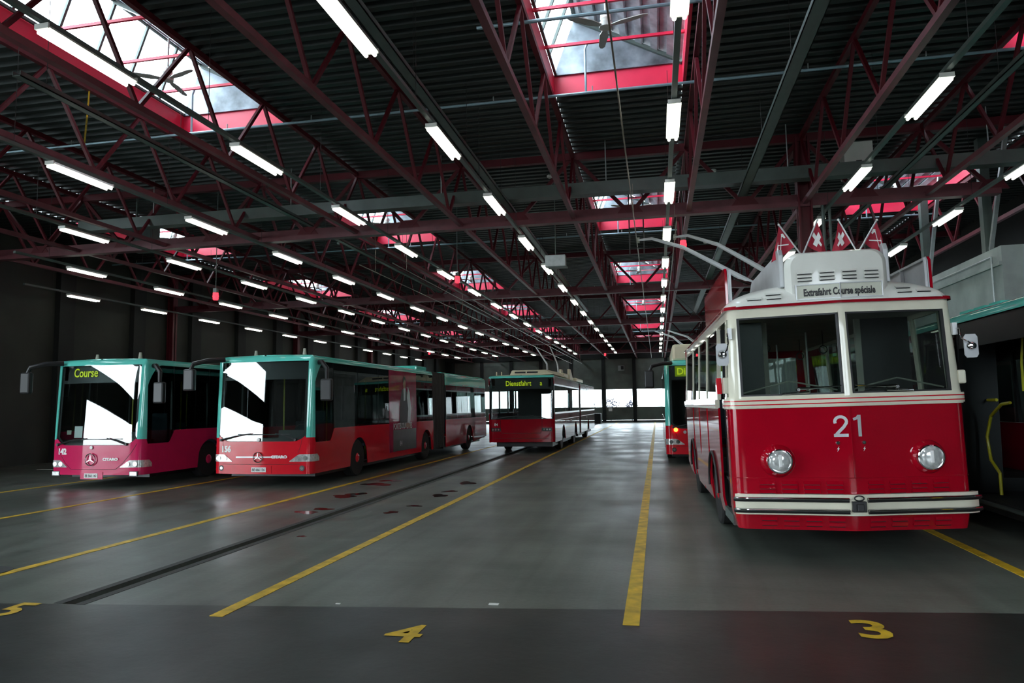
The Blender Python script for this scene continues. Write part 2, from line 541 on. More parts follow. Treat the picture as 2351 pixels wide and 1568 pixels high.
# ------------------------------------------------------------------ ribbed roof deck with its openings
def deck(mb, x0, x1, y0, y1):
    n = max(1, round((y1 - y0) / .28))
    p = (y1 - y0) / n
    prof = []
    for k in range(n):
        a = y0 + k * p
        prof += [(a, ZD), (a + p * .42, ZD), (a + p * .5, ZD + .09), (a + p * .92, ZD + .09)]
    prof.append((y1, ZD))
    vs = [(x, a, z) for a, z in prof for x in (x0, x1)]
    mb.add(vs, [(2 * i, 2 * i + 1, 2 * i + 3, 2 * i + 2) for i in range(len(prof) - 1)])
m = MB()
xs = [XL]
for x in SKX:
    xs += [x, x + SKW]
xs.append(XR)
for i in range(0, len(xs) - 1):
    if i % 2 == 0:
        deck(m, xs[i], xs[i + 1], Y0, Y1)
    else:
        a = Y0
        for yf in SKF:
            deck(m, xs[i], xs[i + 1], a, yf - SKL)
            a = yf
        deck(m, xs[i], xs[i + 1], a, Y1)
m.box(XL - .3, XR + .3, Y0, Y0 + .02, ZD, ZD + .5)
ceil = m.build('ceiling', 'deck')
tag(ceil, kind='structure')

# ------------------------------------------------------------------ skylights
AX, AZ, ZC = .43, 9.46, 8.32
def skylight(x0, yf, label):
    x1, yn = x0 + SKW, yf - SKL
    r = empty('skylight', ((x0 + x1) / 2, yf - SKL / 2, ZD))
    tag(r, label, 'skylight', 'saw-tooth skylights')
    X0, X1, N, F = -SKW / 2, SKW / 2, -SKL / 2, SKL / 2
    c, a = ZC - ZD, AZ - ZD
    m = MB()
    m.box(X0 - .06, X0, N - .06, F + .06, -.02, c).box(X1, X1 + .06, N - .06, F + .06, -.02, c)
    m.box(X0, X1, N - .06, N, -.02, c).box(X0, X1, F, F + .06, -.02, c)
    m.build('curb', 'curb_red', r)
    xa = X0 + AX
    m = MB().prism([(0, 0), (AX, a - c), (AX + .012, a - c), (.012, 0)], (X0, N, c), (1, 0, 0), (0, 0, 1), (0, SKL, 0))
    m.build('glazing', 'skyglass', r)
    m = MB()
    for k in range(7):
        y = N + SKL * k / 6
        m.bar((X0 + .02, y, c), (xa + .02, y, a), .05, .05, (0, 1, 0))
    m.bar((xa, N, a), (xa, F, a), .07, .07).bar((X0 + .03, N, c + .02), (X0 + .03, F, c + .02), .05, .05)
    m.build('glazing_bars', 'steel_grey', r)
    for y in (N, F - .03):
        m = MB().prism([(X0, c), (X1, c), (xa, a)], (0, y, 0), (1, 0, 0), (0, 0, 1), (0, .03, 0))
        m.bar((X0, y, c + .02), (X1, y, c + .02), .05, .05)
        m.build('gable_panel', 'zinc', r)
    m = MB()
    n = 14
    dx, dz = X1 - xa, c - a
    L = math.hypot(dx, dz)
    nx, nz = -dz / L, dx / L
    for k in range(n):
        d = .05 if k % 2 else 0
        p = [(xa + dx * t + nx * e, a + dz * t + nz * e) for t, e in ((k / n, d), ((k + 1) / n - .012, d), ((k + 1) / n, .09), (k / n, .09))]
        m.prism(p, (0, N, 0), (1, 0, 0), (0, 0, 1), (0, SKL, 0))
    m.build('sloping_panel', 'cladding', r)
    for y in (N + .02, 0, F - .05):
        MB().bar((xa, y, a - .04), (X1, y, c + .0), .07, .10, (0, 1, 0)).build('rafter', 'steel_grey', r)
    for k in range(1, 4):
        y = F - k * 1.25
        MB().box(X0, X1, y - .022, y + .022, c - .06, c - .01).build('tie_bar', 'curb_red', r)
    return r
CN = ['far left', 'left', 'centre', 'right']
sky0 = None
for ci, x in enumerate(SKX):
    for k, yf in enumerate(SKF):
        if k == 0:
            lab = 'saw-tooth skylight overhead in the %s row, above the camera' % CN[ci]
        else:
            lab = '%s red-edged saw-tooth skylight from the front in the %s row' % (ORD[k - 1], CN[ci])
        if sky0 is None:
            sky0 = skylight(x, yf, lab)
        else:
            c = copy_tree(sky0)
            c.location = (x + SKW / 2, yf - SKL / 2, ZD)
            c['label'] = lab

# ceiling fans hung in the skylights
fan0 = None
for ci, x in enumerate(SKX):
    for k, yf in enumerate(SKF[1:6]):
        lab = '%s ceiling fan with three grey blades under the %s row of skylights' % (ORD[k], CN[ci])
        pos = (x + 1.16, yf - 2.05, 8.13)
        if fan0 is None:
            fan0 = empty('ceiling_fan', pos)
            tag(fan0, lab, 'ceiling fan', 'ceiling fans')
            MB().tube([(0, 0, .08), (0, 0, .80)], .018, 8).build('rod', 'fanw', fan0)
            MB().lathe([(-.07, .06), (-.05, .11), (.03, .11), (.06, .05)], (0, 0, 0), 'z', 18).build('motor', 'fanw', fan0, True)
            MB().lathe([(.06, .05), (.10, .09), (.17, .085), (.22, .03)], (0, 0, 0), 'z', 18).build('cap', 'white', fan0, True)
            for t in (100, 215, 342):
                cs, sn = math.cos(math.radians(t)), math.sin(math.radians(t))
                q = [(.08, -.03), (.30, -.075), (.66, -.055), (.73, -.02), (.73, .02), (.66, .055), (.30, .075), (.08, .03)]
                MB().prism(q, (0, 0, -.03), (cs, sn, 0), (-sn, cs, .12), (0, 0, .012)).build('blade', 'fanw', fan0)
        else:
            c = copy_tree(fan0); c.location = pos; c['label'] = lab

# ------------------------------------------------------------------ lattice trusses
def make_truss(length, split):
    """one bay of a lattice girder along y; node 0 at the near end"""
    r = empty('roof_truss')
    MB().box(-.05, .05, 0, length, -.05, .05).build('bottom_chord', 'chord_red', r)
    MB().box(-.045, .045, 0, length, ZT - ZB - .05, ZT - ZB + .05).build('top_chord', 'steel_red', r)
    n = 5
    p = length / n
    web = MB()
    for k in range(n):
        for a, b in (((0, p * k, ZT - ZB), (0, p * (k + .5), 0)), ((0, p * (k + .5), 0), (0, p * (k + 1), ZT - ZB))):
            if split:
                MB().bar(a, b, .058, .058, (1, 0, 0)).build('diagonal', 'steel_red', r)
            else:
                web.bar(a, b, .075, .075, (1, 0, 0))
    if not split:
        web.build('web', 'steel_red', r)
    return r
TN = ['left of the far left skylights', 'right of the far left skylights', 'between the far left and left skylights',
      'left of the left skylights', 'right of the left skylights', 'midway between left and centre skylights',
      'left of the centre skylights', 'right of the centre skylights', 'above the red column behind the trolleybus',
      'left of the right skylights', 'right of the right skylights']
BN = ['in the nearest bay', 'in the second bay', 'in the third bay', 'in the fourth bay', 'in the fifth bay', 'in the last bay']
near = make_truss(11.3, True)
far = make_truss(11.3, False)
used = {True: False, False: False}
bays = [CY[0] - 11.3] + CY
for bi, yy in enumerate(bays):
    for ti, x in enumerate(TX):
        sp_ = bi < 3
        src = near if sp_ else far
        o = src if not used[sp_] else copy_tree(src)
        used[sp_] = True
        o.location = (x, yy, ZB)
        if bi == 5:
            o.scale = (1, (Y1 - .1 - yy) / 11.3, 1)
        tag(o, 'red lattice roof truss %s, %s' % (TN[ti], BN[bi]), 'roof truss', 'roof trusses along the hall')

def make_cross():
    r = empty('cross_truss')
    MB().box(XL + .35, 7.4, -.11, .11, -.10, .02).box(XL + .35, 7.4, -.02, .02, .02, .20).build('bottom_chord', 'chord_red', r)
    MB().box(XL + .35, XR - .02, -.07, .07, ZT - ZB - .10, ZT - ZB + .08).build('top_chord', 'steel_red', r)
    xs = [XL + .4] + TX
    for a, b in zip(xs, xs[1:]):
        mid = (a + b) / 2
        for q in ((a, 0, ZT - ZB), (b, 0, ZT - ZB)):
            MB().bar(q, (mid, 0, .02), .085, .075, (0, 1, 0)).build('diagonal', 'steel_red', r)
        MB().prism([(-.32, 0), (.32, 0), (.16, .22), (-.16, .22)], (mid, -.03, .02), (1, 0, 0), (0, 0, 1), (0, .06, 0)).build('gusset', 'steel_red', r)
    return r
cr = make_cross()
for k, yy in enumerate(CY):
    o = cr if k == 0 else copy_tree(cr)
    o.location = (0, yy, ZB)
    tag(o, '%s red cross truss from the front, spanning the hall from wall to wall' % ORD[k], 'roof truss', 'cross trusses')

# red columns
def column(x, y, label):
    r = empty('steel_column', (x, y, 0))
    m = MB().box(-.15, .15, -.03, .03, .03, ZT).box(-.15, -.11, -.15, .15, .03, ZT).box(.11, .15, -.15, .15, .03, ZT)
    m.build('shaft', 'steel_red', r)
    MB().box(-.22, .22, -.22, .22, 0, .03).build('base_plate', 'steel_red', r)
    tag(r, label, 'column', 'red steel columns')
    return r
column(3.42, CY[0], 'red steel column standing behind the old trolleybus roof')
for k in (1, 2, 3):
    column(XL + .18, CY[k], '%s red steel column against the dark left wall' % ORD[k - 1])
m = MB().tube([(3.80, 16.7, 0), (3.80, 16.7, 6.2)], .04, 8).tube([(3.94, 16.7, 0), (3.94, 16.7, 6.2)], .03, 8)
tag(m.build('downpipe', 'steel_grey'), 'pair of thin grey downpipes beside the red column', 'pipe')

# grey duct in front of the first cross truss
m = MB().box(-15.2, 9.5, 16.0, 16.3, 6.66, 6.94)
o = m.build('cable_duct', 'steel_grey')
for x in (-13, -9, -5, -1, 3, 7):
    MB().tube([(x, 16.15, 6.94), (x, 16.15, ZD)], .012, 6).build('hanger', 'galv', o)
tag(o, 'broad grey cable duct crossing the hall before the nearest cross truss', 'duct')

# cable trays along the lanes
def tray(x, y0, y1, label, w_=.17, z=6.54):
    r = empty('cable_tray', (x, 0, z))
    MB().box(-w_ / 2, w_ / 2, y0, y1, 0, .015).box(-w_ / 2, -w_ / 2 + .012, y0, y1, 0, .08).box(w_ / 2 - .012, w_ / 2, y0, y1, 0, .08).build('trough', 'steel_grey', r)
    y = y0 + .5
    while y < y1:
        MB().tube([(0, y, .01), (0, y, ZD - z)], .005, 6).build('hanger_rod', 'cable', r)
        y += 3
    tag(r, label, 'cable tray', 'cable trays')
tray(2.08, 4, 40, 'grey cable tray above the old trolleybus left of its red column', .2)
tray(-3.36, 6, 36, 'grey cable tray between the fourth and fifth lanes, beside the lamp rail', .16)
tray(-8.72, 8, 40, 'grey cable tray above the red and turquoise bus 156', .14)
tray(5.2, 5, 30, 'pale grey cable tray right of the column near the cabinet', .12)

# sprinkler pipes across the hall with risers into the skylights
for k, yf in enumerate(SKF[1:6]):
    r = empty('sprinkler_pipe', (0, yf - .66, 7.62))
    MB().tube([(XL + .5, 0, 0), (9.5, 0, 0)], .028, 8).build('main_pipe', 'pipe', r, True)
    for x in SKX:
        MB().tube([(x + .68, 0, 0), (x + .68, 0, .85), (x + .72, 0, .95)], .022, 8).build('riser', 'pipe', r, True)
    x = -20
    while x < 9:
        MB().tube([(x, 0, 0), (x, 0, .12)], .012, 6).build('sprinkler_head', 'galv', r)
        x += 1.9
    tag(r, '%s blue-grey sprinkler pipe from the front, crossing under the skylights' % ORD[k], 'pipe', 'sprinkler pipes')
m = MB().tube([(-2.6, 10.35, 7.75), (1.2, 10.35, 7.75)], .03, 8)
tag(m.build('branch_pipe', 'pipe'), 'short dark pipe across the near end of the nearest centre skylight', 'pipe')

# ------------------------------------------------------------------ lamp rails and fluorescent lamps
ROWS = [(-20.15, 4, 5.86), (-16.65, 3, 5.94), (-13.36, 2, 6.0), (-10.07, 1, 6.0), (-6.55, 0, 6.0), (-3.235, 0, 6.0), (.375, 0, 6.0), (3.89, 0, 6.0), (6.8, 1, 6.0)]
RN = ['along the left wall', 'left of bus 142', 'above bus 142', 'above bus 156', 'left of the drain slot', 'left of the centre skylights',
      'below the centre skylights', 'above the old trolleybus', 'before the concrete block']
lamp0 = None
for ri, (x, k0, z) in enumerate(ROWS):
    r = empty('lamp_rail', (x, 0, z + .11))
    y0 = 6.0 + 3.66 * k0 - 1.5
    MB().box(-.038, .038, y0, 60, 0, .06).build('channel', 'steel_grey', r)
    y = y0 + 1.1
    while y < 60:
        MB().tube([(0, y, .06), (0, y, ZD - z - .11)], .005, 5).build('hanger_rod', 'cable', r)
        y += 3.66
    tag(r, 'long grey lamp rail hanging %s' % RN[ri], 'lamp rail', 'lamp rails')
    for k in range(k0, 15):
        pos = (x, 6.97 + 3.66 * k, z)
        lab = '%s lit fluorescent lamp from the front in the row %s' % (ORD[k - k0], RN[ri])
        if lamp0 is None:
            lamp0 = empty('fluorescent_lamp', pos)
            tag(lamp0, lab, 'ceiling lamp', 'fluorescent lamps')
            m = MB().add([(-.05, -.68, .10), (.05, -.68, .10), (.05, .68, .10), (-.05, .68, .10), (-.10, -.68, .045), (.10, -.68, .045), (.10, .68, .045), (-.10, .68, .045)],
                         [(0, 1, 2, 3), (4, 5, 1, 0), (5, 6, 2, 1), (6, 7, 3, 2), (7, 4, 0, 3)])
            m.box(-.09, .09, -.69, -.67, .038, .10).box(-.09, .09, .67, .69, .038, .10)
            m.build('housing', 'white', lamp0)
            for q in (-.055, .055):
                MB().tube([(q, -.665, .012), (q, .665, .012)], .024, 8).build('tube', 'tube', lamp0, True)
        else:
            c = copy_tree(lamp0); c.location = pos; c['label'] = lab

# ------------------------------------------------------------------ hanging bits
def beacon(x, y, z, label):
    r = empty('warning_lamp', (x, y, z))
    MB().box(-.05, .05, -.05, .05, .10, .22).tube([(0, 0, .2), (0, 0, ZD + .04 - z)], .010, 6).build('bracket', 'steel_grey', r)
    MB().lathe([(-.10, .05), (-.07, .075), (-.02, .075), (0, .082), (.04, .075), (.10, .07)], (0, 0, 0), 'z', 14).build('globe', 'redglow', r, True)
    tag(r, label, 'warning lamp', 'red warning lamps')
beacon(-11.6, 16.9, 4.86, 'red warning lamp hanging left, above the roof of bus 142')
beacon(-5.85, 20.5, 5.65, 'red warning lamp under the truss left of the lamp row, mid hall')
beacon(.74, 17.3, 5.62, 'red warning lamp beside the trolley poles of the old trolleybus')
beacon(-4.2, 60, 6.0, 'small red warning lamp far back before the rear doors')
beacon(-17.0, 51.6, 5.9, 'small red warning lamp far back on the left side')
r = empty('speaker_box', (-2.46, 17.9, 5.36))
MB().box(-.26, .26, -.12, .12, 0, .30).build('case', 'galv', r, bevel=.01)
MB().tube([(0, 0, .3), (0, 0, ZD + .04 - 5.36)], .012, 6).build('hanger', 'steel_grey', r)
MB().box(-.2, .3, -.14, .14, -.03, 0).build('bottom_plate', 'steel_grey', r)
tag(r, 'pale grey rectangular box hanging beside the lamp row, mid hall', 'box')
r = empty('heater_unit', (4.70, 17.2, 6.92))
MB().box(-.31, .31, -.2, .2, 0, .80).build('case', 'white', r, bevel=.012)
MB().box(-.06, .06, -.21, -.19, .30, .36).build('badge', 'ink', r)
MB().tube([(-.31, 0, .2), (-.8, 0, .2), (-.95, 0, -.1), (-1.0, 0, -.6)], .10, 12).build('flue', 'steel_grey', r, True)
tag(r, 'pale grey heater cabinet hung right of the red column', 'heater')
r = empty('heater_unit', (-14.1, 17.2, 6.3))
MB().box(-.3, -.26, -.02, .02, .80, ZD + .04 - 6.3).box(.26, .3, -.02, .02, .80, ZD + .04 - 6.3).build('bracket', 'steel_grey', r)
MB().box(-.34, .34, -.2, .2, 0, .80).build('case', 'steel_grey', r, bevel=.012)
MB().box(-.06, .06, -.21, -.19, .40, .46).build('badge', 'ink', r)
tag(r, 'dim grey heater cabinet hung at the far left behind the lamp row', 'heater')
# ladder hanging at the first cross truss
r = empty('roof_ladder', (-.36, 17.05, 0))
for q in (-.17, .17):
    MB().tube([(q, 0, 5.4), (q, 0, 6.85), (q * .6, 0, 6.97)], .015, 8).build('rail', 'cable', r)
for k in range(6):
    z = 5.55 + .25 * k
    MB().tube([(-.17, 0, z), (.17, 0, z)], .011, 6).build('rung', 'cable', r)
MB().tube([(-.18, 0, 6.88), (-.2, .0, 6.95), (-.1, 0, 7.02), (.1, 0, 7.02), (.2, 0, 6.95), (.18, 0, 6.88)], .014, 8).build('hoop', 'cable', r)
tag(r, 'black roof ladder with a hoop, hanging before the second centre skylight', 'ladder')
# smoke detectors under the deck
for i, (x, y) in enumerate(((-2.63, 18.3), (1.65, 18.9), (2.0, 27.5), (-5.9, 22.3), (-11.4, 24))):
    m = MB().lathe([(-.09, .03), (-.07, .07), (-.02, .08), (.0, .05)], (x, y, ZD), 'z', 14)
    tag(m.build('smoke_detector', 'white', None, True), ['white smoke detector between the left lamp row and centre skylights', 'white smoke detector right of the centre lamp row',
        'white smoke detector behind the cross truss right of centre', 'white smoke detector left of the fourth lane', 'white smoke detector over the far left lanes'][i],
        'smoke detector', 'smoke detectors')

# overhead contact wires
def wires(x, y0, y1, z, label):
    m = MB().tube([(x, y0, z), (x, y1, z)], .011, 6)
    o = m.build('contact_wire', 'wire')
    mm = MB()
    for y in lerp(y0 + 1, y1 - 1, 5):
        mm.tube([(x, y, z), (x, y, ZB - .05)], .005, 5)
    mm.build('droppers', 'wire', o)
    tag(o, label, 'contact wire', 'overhead contact wires')
wires(-.35, 2, 60, 5.62, 'thin contact wire left of the centre lamp row')
wires(.52, 15, 60, 5.62, 'thin contact wire beside the centre lamp row')
wires(-7.05, 16, 60, 5.3, 'left contact wire above the trolleybus numbered 84')
wires(-6.2, 16, 60, 5.3, 'right contact wire above the trolleybus numbered 84')
m = MB().bar((-11.9, 12.6, 7.4), (-10.25, 10.9, 7.3), .03, .03).bar((-10.25, 10.9, 7.28), (-10.22, 10.9, 7.86), .02, .02)
tag(m.build('pole_hook', 'yellow'), 'thin yellow rod under the roof at upper left', 'rod')
m = MB().box(-4.75, -4.4, Y1 - .05, Y1 + .005, 1.12, 1.40)
tag(m.build('notice_board', 'white'), 'small white box on the rear door, below its windows', 'notice')
r = empty('wall_unit', (-3.4, Y1 - .35, 5.1))
MB().box(-.3, .3, 0, .3, 0, .5).build('case', 'concrete', r)
MB().box(-.02, .25, -.05, 0, .1, .45).build('grille', 'ink', r)
tag(r, 'small ventilation unit high on the rear wall', 'ventilator')
m = MB().box(-6.7, -5.3, 67.5, 69.0, .004, .95)
tag(m.build('refuse_skip', 'dark', bevel=.05), 'low dark bin on the floor before the rear door', 'bin')
# ================================================================== VEHICLES
class Wrap:
    """skin that runs round the nose of a bus: s = distance along the plan outline from the middle of the front"""
    def __init__(s, hw, L, r, bulge, vee=False, rake=None, inset=None):
        s.hw, s.L, s.r = hw, L, r
        s.rake = rake or (lambda z: 0.0)
        s.inset = inset or (lambda z: 0.0)
        pts = []
        w = hw - r
        n = 24
        for i in range(n + 1):
            x = w * i / n
            q = x / w
            pts.append((x, -bulge * ((1 - q) if vee else (1 - q * q)), 1.0))
        for i in range(1, 11):
            t = PI / 2 * i / 10
            pts.append((w + r * math.sin(t), r - r * math.cos(t), math.cos(t)))
        m = 40
        for i in range(1, m + 1):
            pts.append((hw, r + (L - r) * i / m, 0.0))
        s.p = pts
        s.d = [0.0]
        for a, b in zip(pts, pts[1:]):
            s.d.append(s.d[-1] + math.hypot(b[0] - a[0], b[1] - a[1]))
        s.sf = s.d[n]            # end of the flat front
        s.sc = s.d[n + 10]       # end of the corner
        s.S = s.d[-1]
    def side(s, y):
        return s.sc + y - s.r
    def P(s, u, z, off=0.0):
        a = abs(u)
        sg = 1 if u >= 0 else -1
        i = 0
        lo, hi = 0, len(s.d) - 2
        while lo < hi:
            mid = (lo + hi + 1) // 2
            if s.d[mid] <= a: lo = mid
            else: hi = mid - 1
        i = lo
        t = (a - s.d[i]) / (s.d[i + 1] - s.d[i])
        x0, y0, w0 = s.p[i]; x1, y1, w1 = s.p[i + 1]
        x, y, w = x0 + (x1 - x0) * t, y0 + (y1 - y0) * t, w0 + (w1 - w0) * t
        dx, dy = x1 - x0, y1 - y0
        l = math.hypot(dx, dy)
        nx, ny = dy / l, -dx / l
        if a < .02 and nx > 0: nx, ny = 0, -1
        k = off - s.inset(z)
        return Vector((sg * (x + nx * k), y + ny * k + w * s.rake(z), z))
    def samples(s, a, b, fine=False):
        if a > b: a, b = b, a
        out = [a]
        u = a
        while u < b - 1e-6:
            st = .05 if (fine or abs(u) < s.sc + .05) else .6
            if not fine and u < -s.sc - .05: st = min(st, -s.sc - u) if -s.sc - u > .05 else .05
            u = min(b, u + st)
            out.append(u)
        return out
    def patch(s, mb, a, b, zb, zt, off=0.0, th=.025, nz=1, fine=None):
        fb = zb if callable(zb) else (lambda u: zb)
        ft = zt if callable(zt) else (lambda u: zt)
        us = s.samples(a, b, (callable(zb) or callable(zt)) if fine is None else fine)
        if us[-1] - us[-2] < 1e-6: us.pop(-2)
        ks = [i / nz for i in range(nz + 1)]
        g = lambda o: (lambda u, k: s.P(u, fb(u) + (ft(u) - fb(u)) * k, o))
        mb.grid(g(off), us, ks, g(off - th))
        return mb
    def part(s, name, mat, parent, a, b, zb, zt, off=0.0, th=.025, nz=1, fine=None, smooth=True):
        return s.patch(MB(), a, b, zb, zt, off, th, nz, fine).build(name, mat, parent, smooth)
    def roof(s, name, mat, parent, ze, crown, ya=0, yb=None, off=0, m=14):
        """lid across the skin at height ze"""
        yb = yb or s.L
        us = [u for u in s.samples(.03, s.side(yb))]
        vs, n = [], m + 1
        for u in us:
            p, q = s.P(-u, ze, off), s.P(u, ze, off)
            dep = max(0, p.y)
            fade = min(1, (dep + .02) / .5) ** .6
            for i in range(n):
                t = i / m
                e = 1 - abs(2 * t - 1) ** 2.5
                vs.append((p.x + (q.x - p.x) * t, p.y + (q.y - p.y) * t, ze + crown * e * fade))
        fs = [(i * n + j, i * n + j + 1, (i + 1) * n + j + 1, (i + 1) * n + j) for i in range(len(us) - 1) for j in range(m)]
        return MB().add(vs, fs).build(name, mat, parent, True)

def wheel(parent, x, y, r=.48, w=.27, hub='red_dark'):
    sg = 1 if x > 0 else -1
    prof = [(-w / 2, r * .62), (-w / 2, r * .93), (-w / 2 + .03, r), (w / 2 - .03, r), (w / 2, r * .93), (w / 2, r * .62)]
    t = MB().lathe(prof, (x, y, r), 'x', 32).build('wheel', 'rubber', parent, True)
    MB().lathe([(0, r * .62), (sg * w / 2, r * .62), (sg * (w / 2 - .01), r * .55), (sg * (w / 2 - .07), r * .40), (sg * (w / 2 - .02), r * .32), (sg * (w / 2 + .01), r * .22), (sg * (w / 2 + .02), r * .18)],
               (x, y, r), 'x', 28).build('rim', hub, t, True)
    return t

def arch(ys, z0, R, zc=.46):
    def f(y):
        z = z0
        for c in ys:
            d = abs(y - c)
            if d < R:
                z = max(z, zc + math.sqrt(R * R - d * d))
        return z
    return f

def star_emblem(parent, c, r, mat='chrome'):
    ring = [(c[0] + r * math.cos(2 * PI * k / 28), c[1], c[2] + r * math.sin(2 * PI * k / 28)) for k in range(29)]
    m = MB().tube(ring, r * .09, 6)
    for k in range(3):
        t = PI / 2 + 2 * PI * k / 3
        m.prism([(-.11 * r, .0), (0, -.12 * r), (.11 * r, 0), (0, r)], c, (math.sin(t), 0, -math.cos(t)), (math.cos(t), 0, math.sin(t)), (0, -.012, 0))
    return m.build('emblem', mat, parent)

def city_bus(loc, label, group, number=None, red='red_bright', L=11.9, joint=None, led=None, ledcol='led', doors=None, facelift=True, plate=None, bulge=.09,
             rot=0.0, arches=(2.65, 8.3), back_arch=None, advert=False, roof_box=False, zoff=0.0, seats=True, lamp_lit=False, ledbig=False, lean=0.0):
    r = empty('city_bus', loc, (0, lean, rot))
    tag(r, label, 'bus', group)
    rk = lambda z: .07 * max(0, z - 1.1) / 2
    ins = lambda z: .03 * max(0, z - 1.3) / 1.7 + (.16 - math.sqrt(max(0, .0256 - max(0, z - 2.93) ** 2)) if z > 2.93 else 0)
    w = Wrap(1.275, L, .17, bulge, rake=rk, inset=ins)
    LJ = joint[0] if joint else L
    S0, S1 = w.side(.16), w.side(LJ)
    Z0 = .30
    ar = arch(arches, Z0, .56)
    yy = lambda u: abs(u) - w.sc + w.r
    def zfront(u):                       # lower edge of the windscreen
        q = max(0, (abs(u) - .80) / .34)
        return (1.05 if facelift else 1.0) + (.16 if facelift else .20) * q ** 2
    def ztop(u):
        a = abs(u)
        if a < 1.14: return zfront(u)
        y = yy(u)
        if y < .14: return 1.14
        if u > 0:                        # driver's window reaches lower
            if y < .95: return 1.02
            if y < 1.15: return 1.02 + .30 * (y - .95) / .2
        return 1.32
    def zlow(u):
        return ar(yy(u)) if abs(u) > w.sc else Z0
    if doors:
        cut = sorted(doors)
        a = -S1
        for y0, y1 in reversed(cut):
            w.part('body_panel', red, r, a, -w.side(y1), zlow, ztop, nz=2)
            a = -w.side(y0)
        w.part('body_panel', red, r, a, S1, zlow, ztop, nz=2)
    else:
        w.part('body_panel', red, r, -S1, S1, zlow, ztop, nz=2)
    # turquoise corner posts, brow and roof
    for sg in (-1, 1):
        w.part('corner_post', 'turq', r, sg * 1.13, sg * w.side(.15), 1.14, 2.94, off=.004, nz=6)
    for sg in (-1, 1):
        a, b = sorted((sg * w.side(.15), sg * w.side(.75)))
        w.part('corner_gusset', 'turq', r, a, b, lambda u: 2.935 - .50 * max(0, 1 - (yy(u) - .15) / .55) ** 2.2, 2.94, off=.006, nz=2, fine=True)
    w.part('cornice', 'turq', r, -S1, S1, 2.93, 3.07, off=.004, nz=6, fine=False)
    w.roof('roof', 'turq', r, 3.07, .05, yb=LJ)
    # windscreen and what is right behind it
    def scr_top(u):
        q = max(0, (abs(u) - .98) / .15)
        return 2.955 - .10 * q * q
    w.part('windscreen', 'screen', r, -1.135, 1.135, lambda u: zfront(u) + .01, scr_top, off=-.004, th=.008, nz=8)
    m = MB()
    w.patch(m, -1.12, 1.12, 2.50, 2.58, off=-.03, th=.01)
    w.patch(m, -1.12, 1.12, zfront, lambda u: zfront(u) + .07, off=-.03, th=.01)
    w.patch(m, -1.13, -1.06, 1.2, 2.9, off=-.03, th=.01, nz=4)
    w.patch(m, 1.06, 1.13, 1.2, 2.9, off=-.03, th=.01, nz=4)
    m.build('windscreen_border', 'black', r)
    b = w.part('destination_box', 'black', r, -1.05, 1.05, 2.58, 2.93, off=-.10, th=.25)
    fr = lambda o: (lambda x, y: w.P(x, y, o))
    if led:
        if ledbig:
            w.part('lit_panel', 'ledbg', r, -.95, .95, 2.60, 2.91, off=-.085, th=.01)
        for (t, x, al, siz, sx_) in led:
            text_on(fr(-.075), t, siz, 'destination_text', ledcol, b, bold=.004, sx=sx_, align=al, x0=x, y0=2.66)
    # side glazing
    for sg in (-1, 1):
        y = .17
        ys = [.17]
        if sg > 0:
            ys += [1.12]
        while ys[-1] + 1.5 < LJ - .1: ys.append(ys[-1] + (1.45 if len(ys) > 1 else 1.2))
        ys.append(LJ - .03)
        for a, c in zip(ys, ys[1:]):
            if sg < 0 and doors and any(a < d1 and c > d0 for d0, d1 in doors):
                a2 = a; segs = []
                for d0, d1 in sorted(doors):
                    if d0 > a2 and d0 < c: segs.append((a2, d0)); a2 = d1
                    elif d0 <= a2 < d1: a2 = d1
                if a2 < c: segs.append((a2, c))
            else:
                segs = [(a, c)]
            for p, q in segs:
                if q - p < .1: continue
                zb = (lambda u: ztop(u) + .005) if (sg > 0 and p < 1.13) else 1.325
                u0, u1 = w.side(p + .012) * sg, w.side(q - .012) * sg
                w.part('side_window', 'tint', r, min(u0, u1), max(u0, u1), zb, 2.925, off=-.003, th=.008, nz=1)
    m = MB()
    for sg in (-1, 1):
        y = 1.12
        while y < LJ:
            if not (sg < 0 and doors and any(d0 - .1 < y < d1 + .1 for d0, d1 in doors)):
                w.patch(m, sg * w.side(y - .05), sg * w.side(y + .05), 1.33, 2.92, off=-.02, th=.05)
            y += 1.45
        w.patch(m, sg * w.side(.2), sg * w.side(LJ), 2.55, 2.92, off=-.03, th=.01)
    m.build('window_post', 'black', r)
    # lamps
    for sg in (-1, 1):
        e = w.side(.34)
        def lt(u): return .60 + .155 * min(1, max(0, (abs(u) - .74) / .22)) if abs(u) < w.side(.25) else .755 - .09 * (abs(u) - w.side(.25)) / .09
        h = w.part('headlight', 'lens', r, min(sg * .74, sg * e), max(sg * .74, sg * e), lambda u: .585, lt, off=.012, th=.03, nz=2)
        h.location.z += 0 if facelift else -.11
        for q in (.93, 1.12):
            p = w.P(sg * q, .665, .01)
            MB().lathe([(-.02, .055), (-.014, .045), (-.012, .0)], p, 'y', 16).build('reflector', 'chrome', h, True)
        if facelift:
            p = w.P(sg * 1.04, .435, .0)
            fg = MB().lathe([(-.012, .065), (-.006, .05), (-.002, .01)], p, 'y', 18).build('fog_light', 'black', r, True)
            MB().lathe([(-.016, .035), (-.012, .03)], p, 'y', 14).build('lens', 'chrome', fg, True)
        else:
            p = w.P(sg * 1.08, .325, .01)
            fg = MB().box(p.x - .11, p.x + .11, p.y - .012, p.y + .02, .27, .385).build('fog_light', 'black', r)
            MB().box(p.x - .09, p.x + .09, p.y - .02, p.y, .285, .37).build('lens', 'lens', fg)
    zs = .69 if facelift else .665
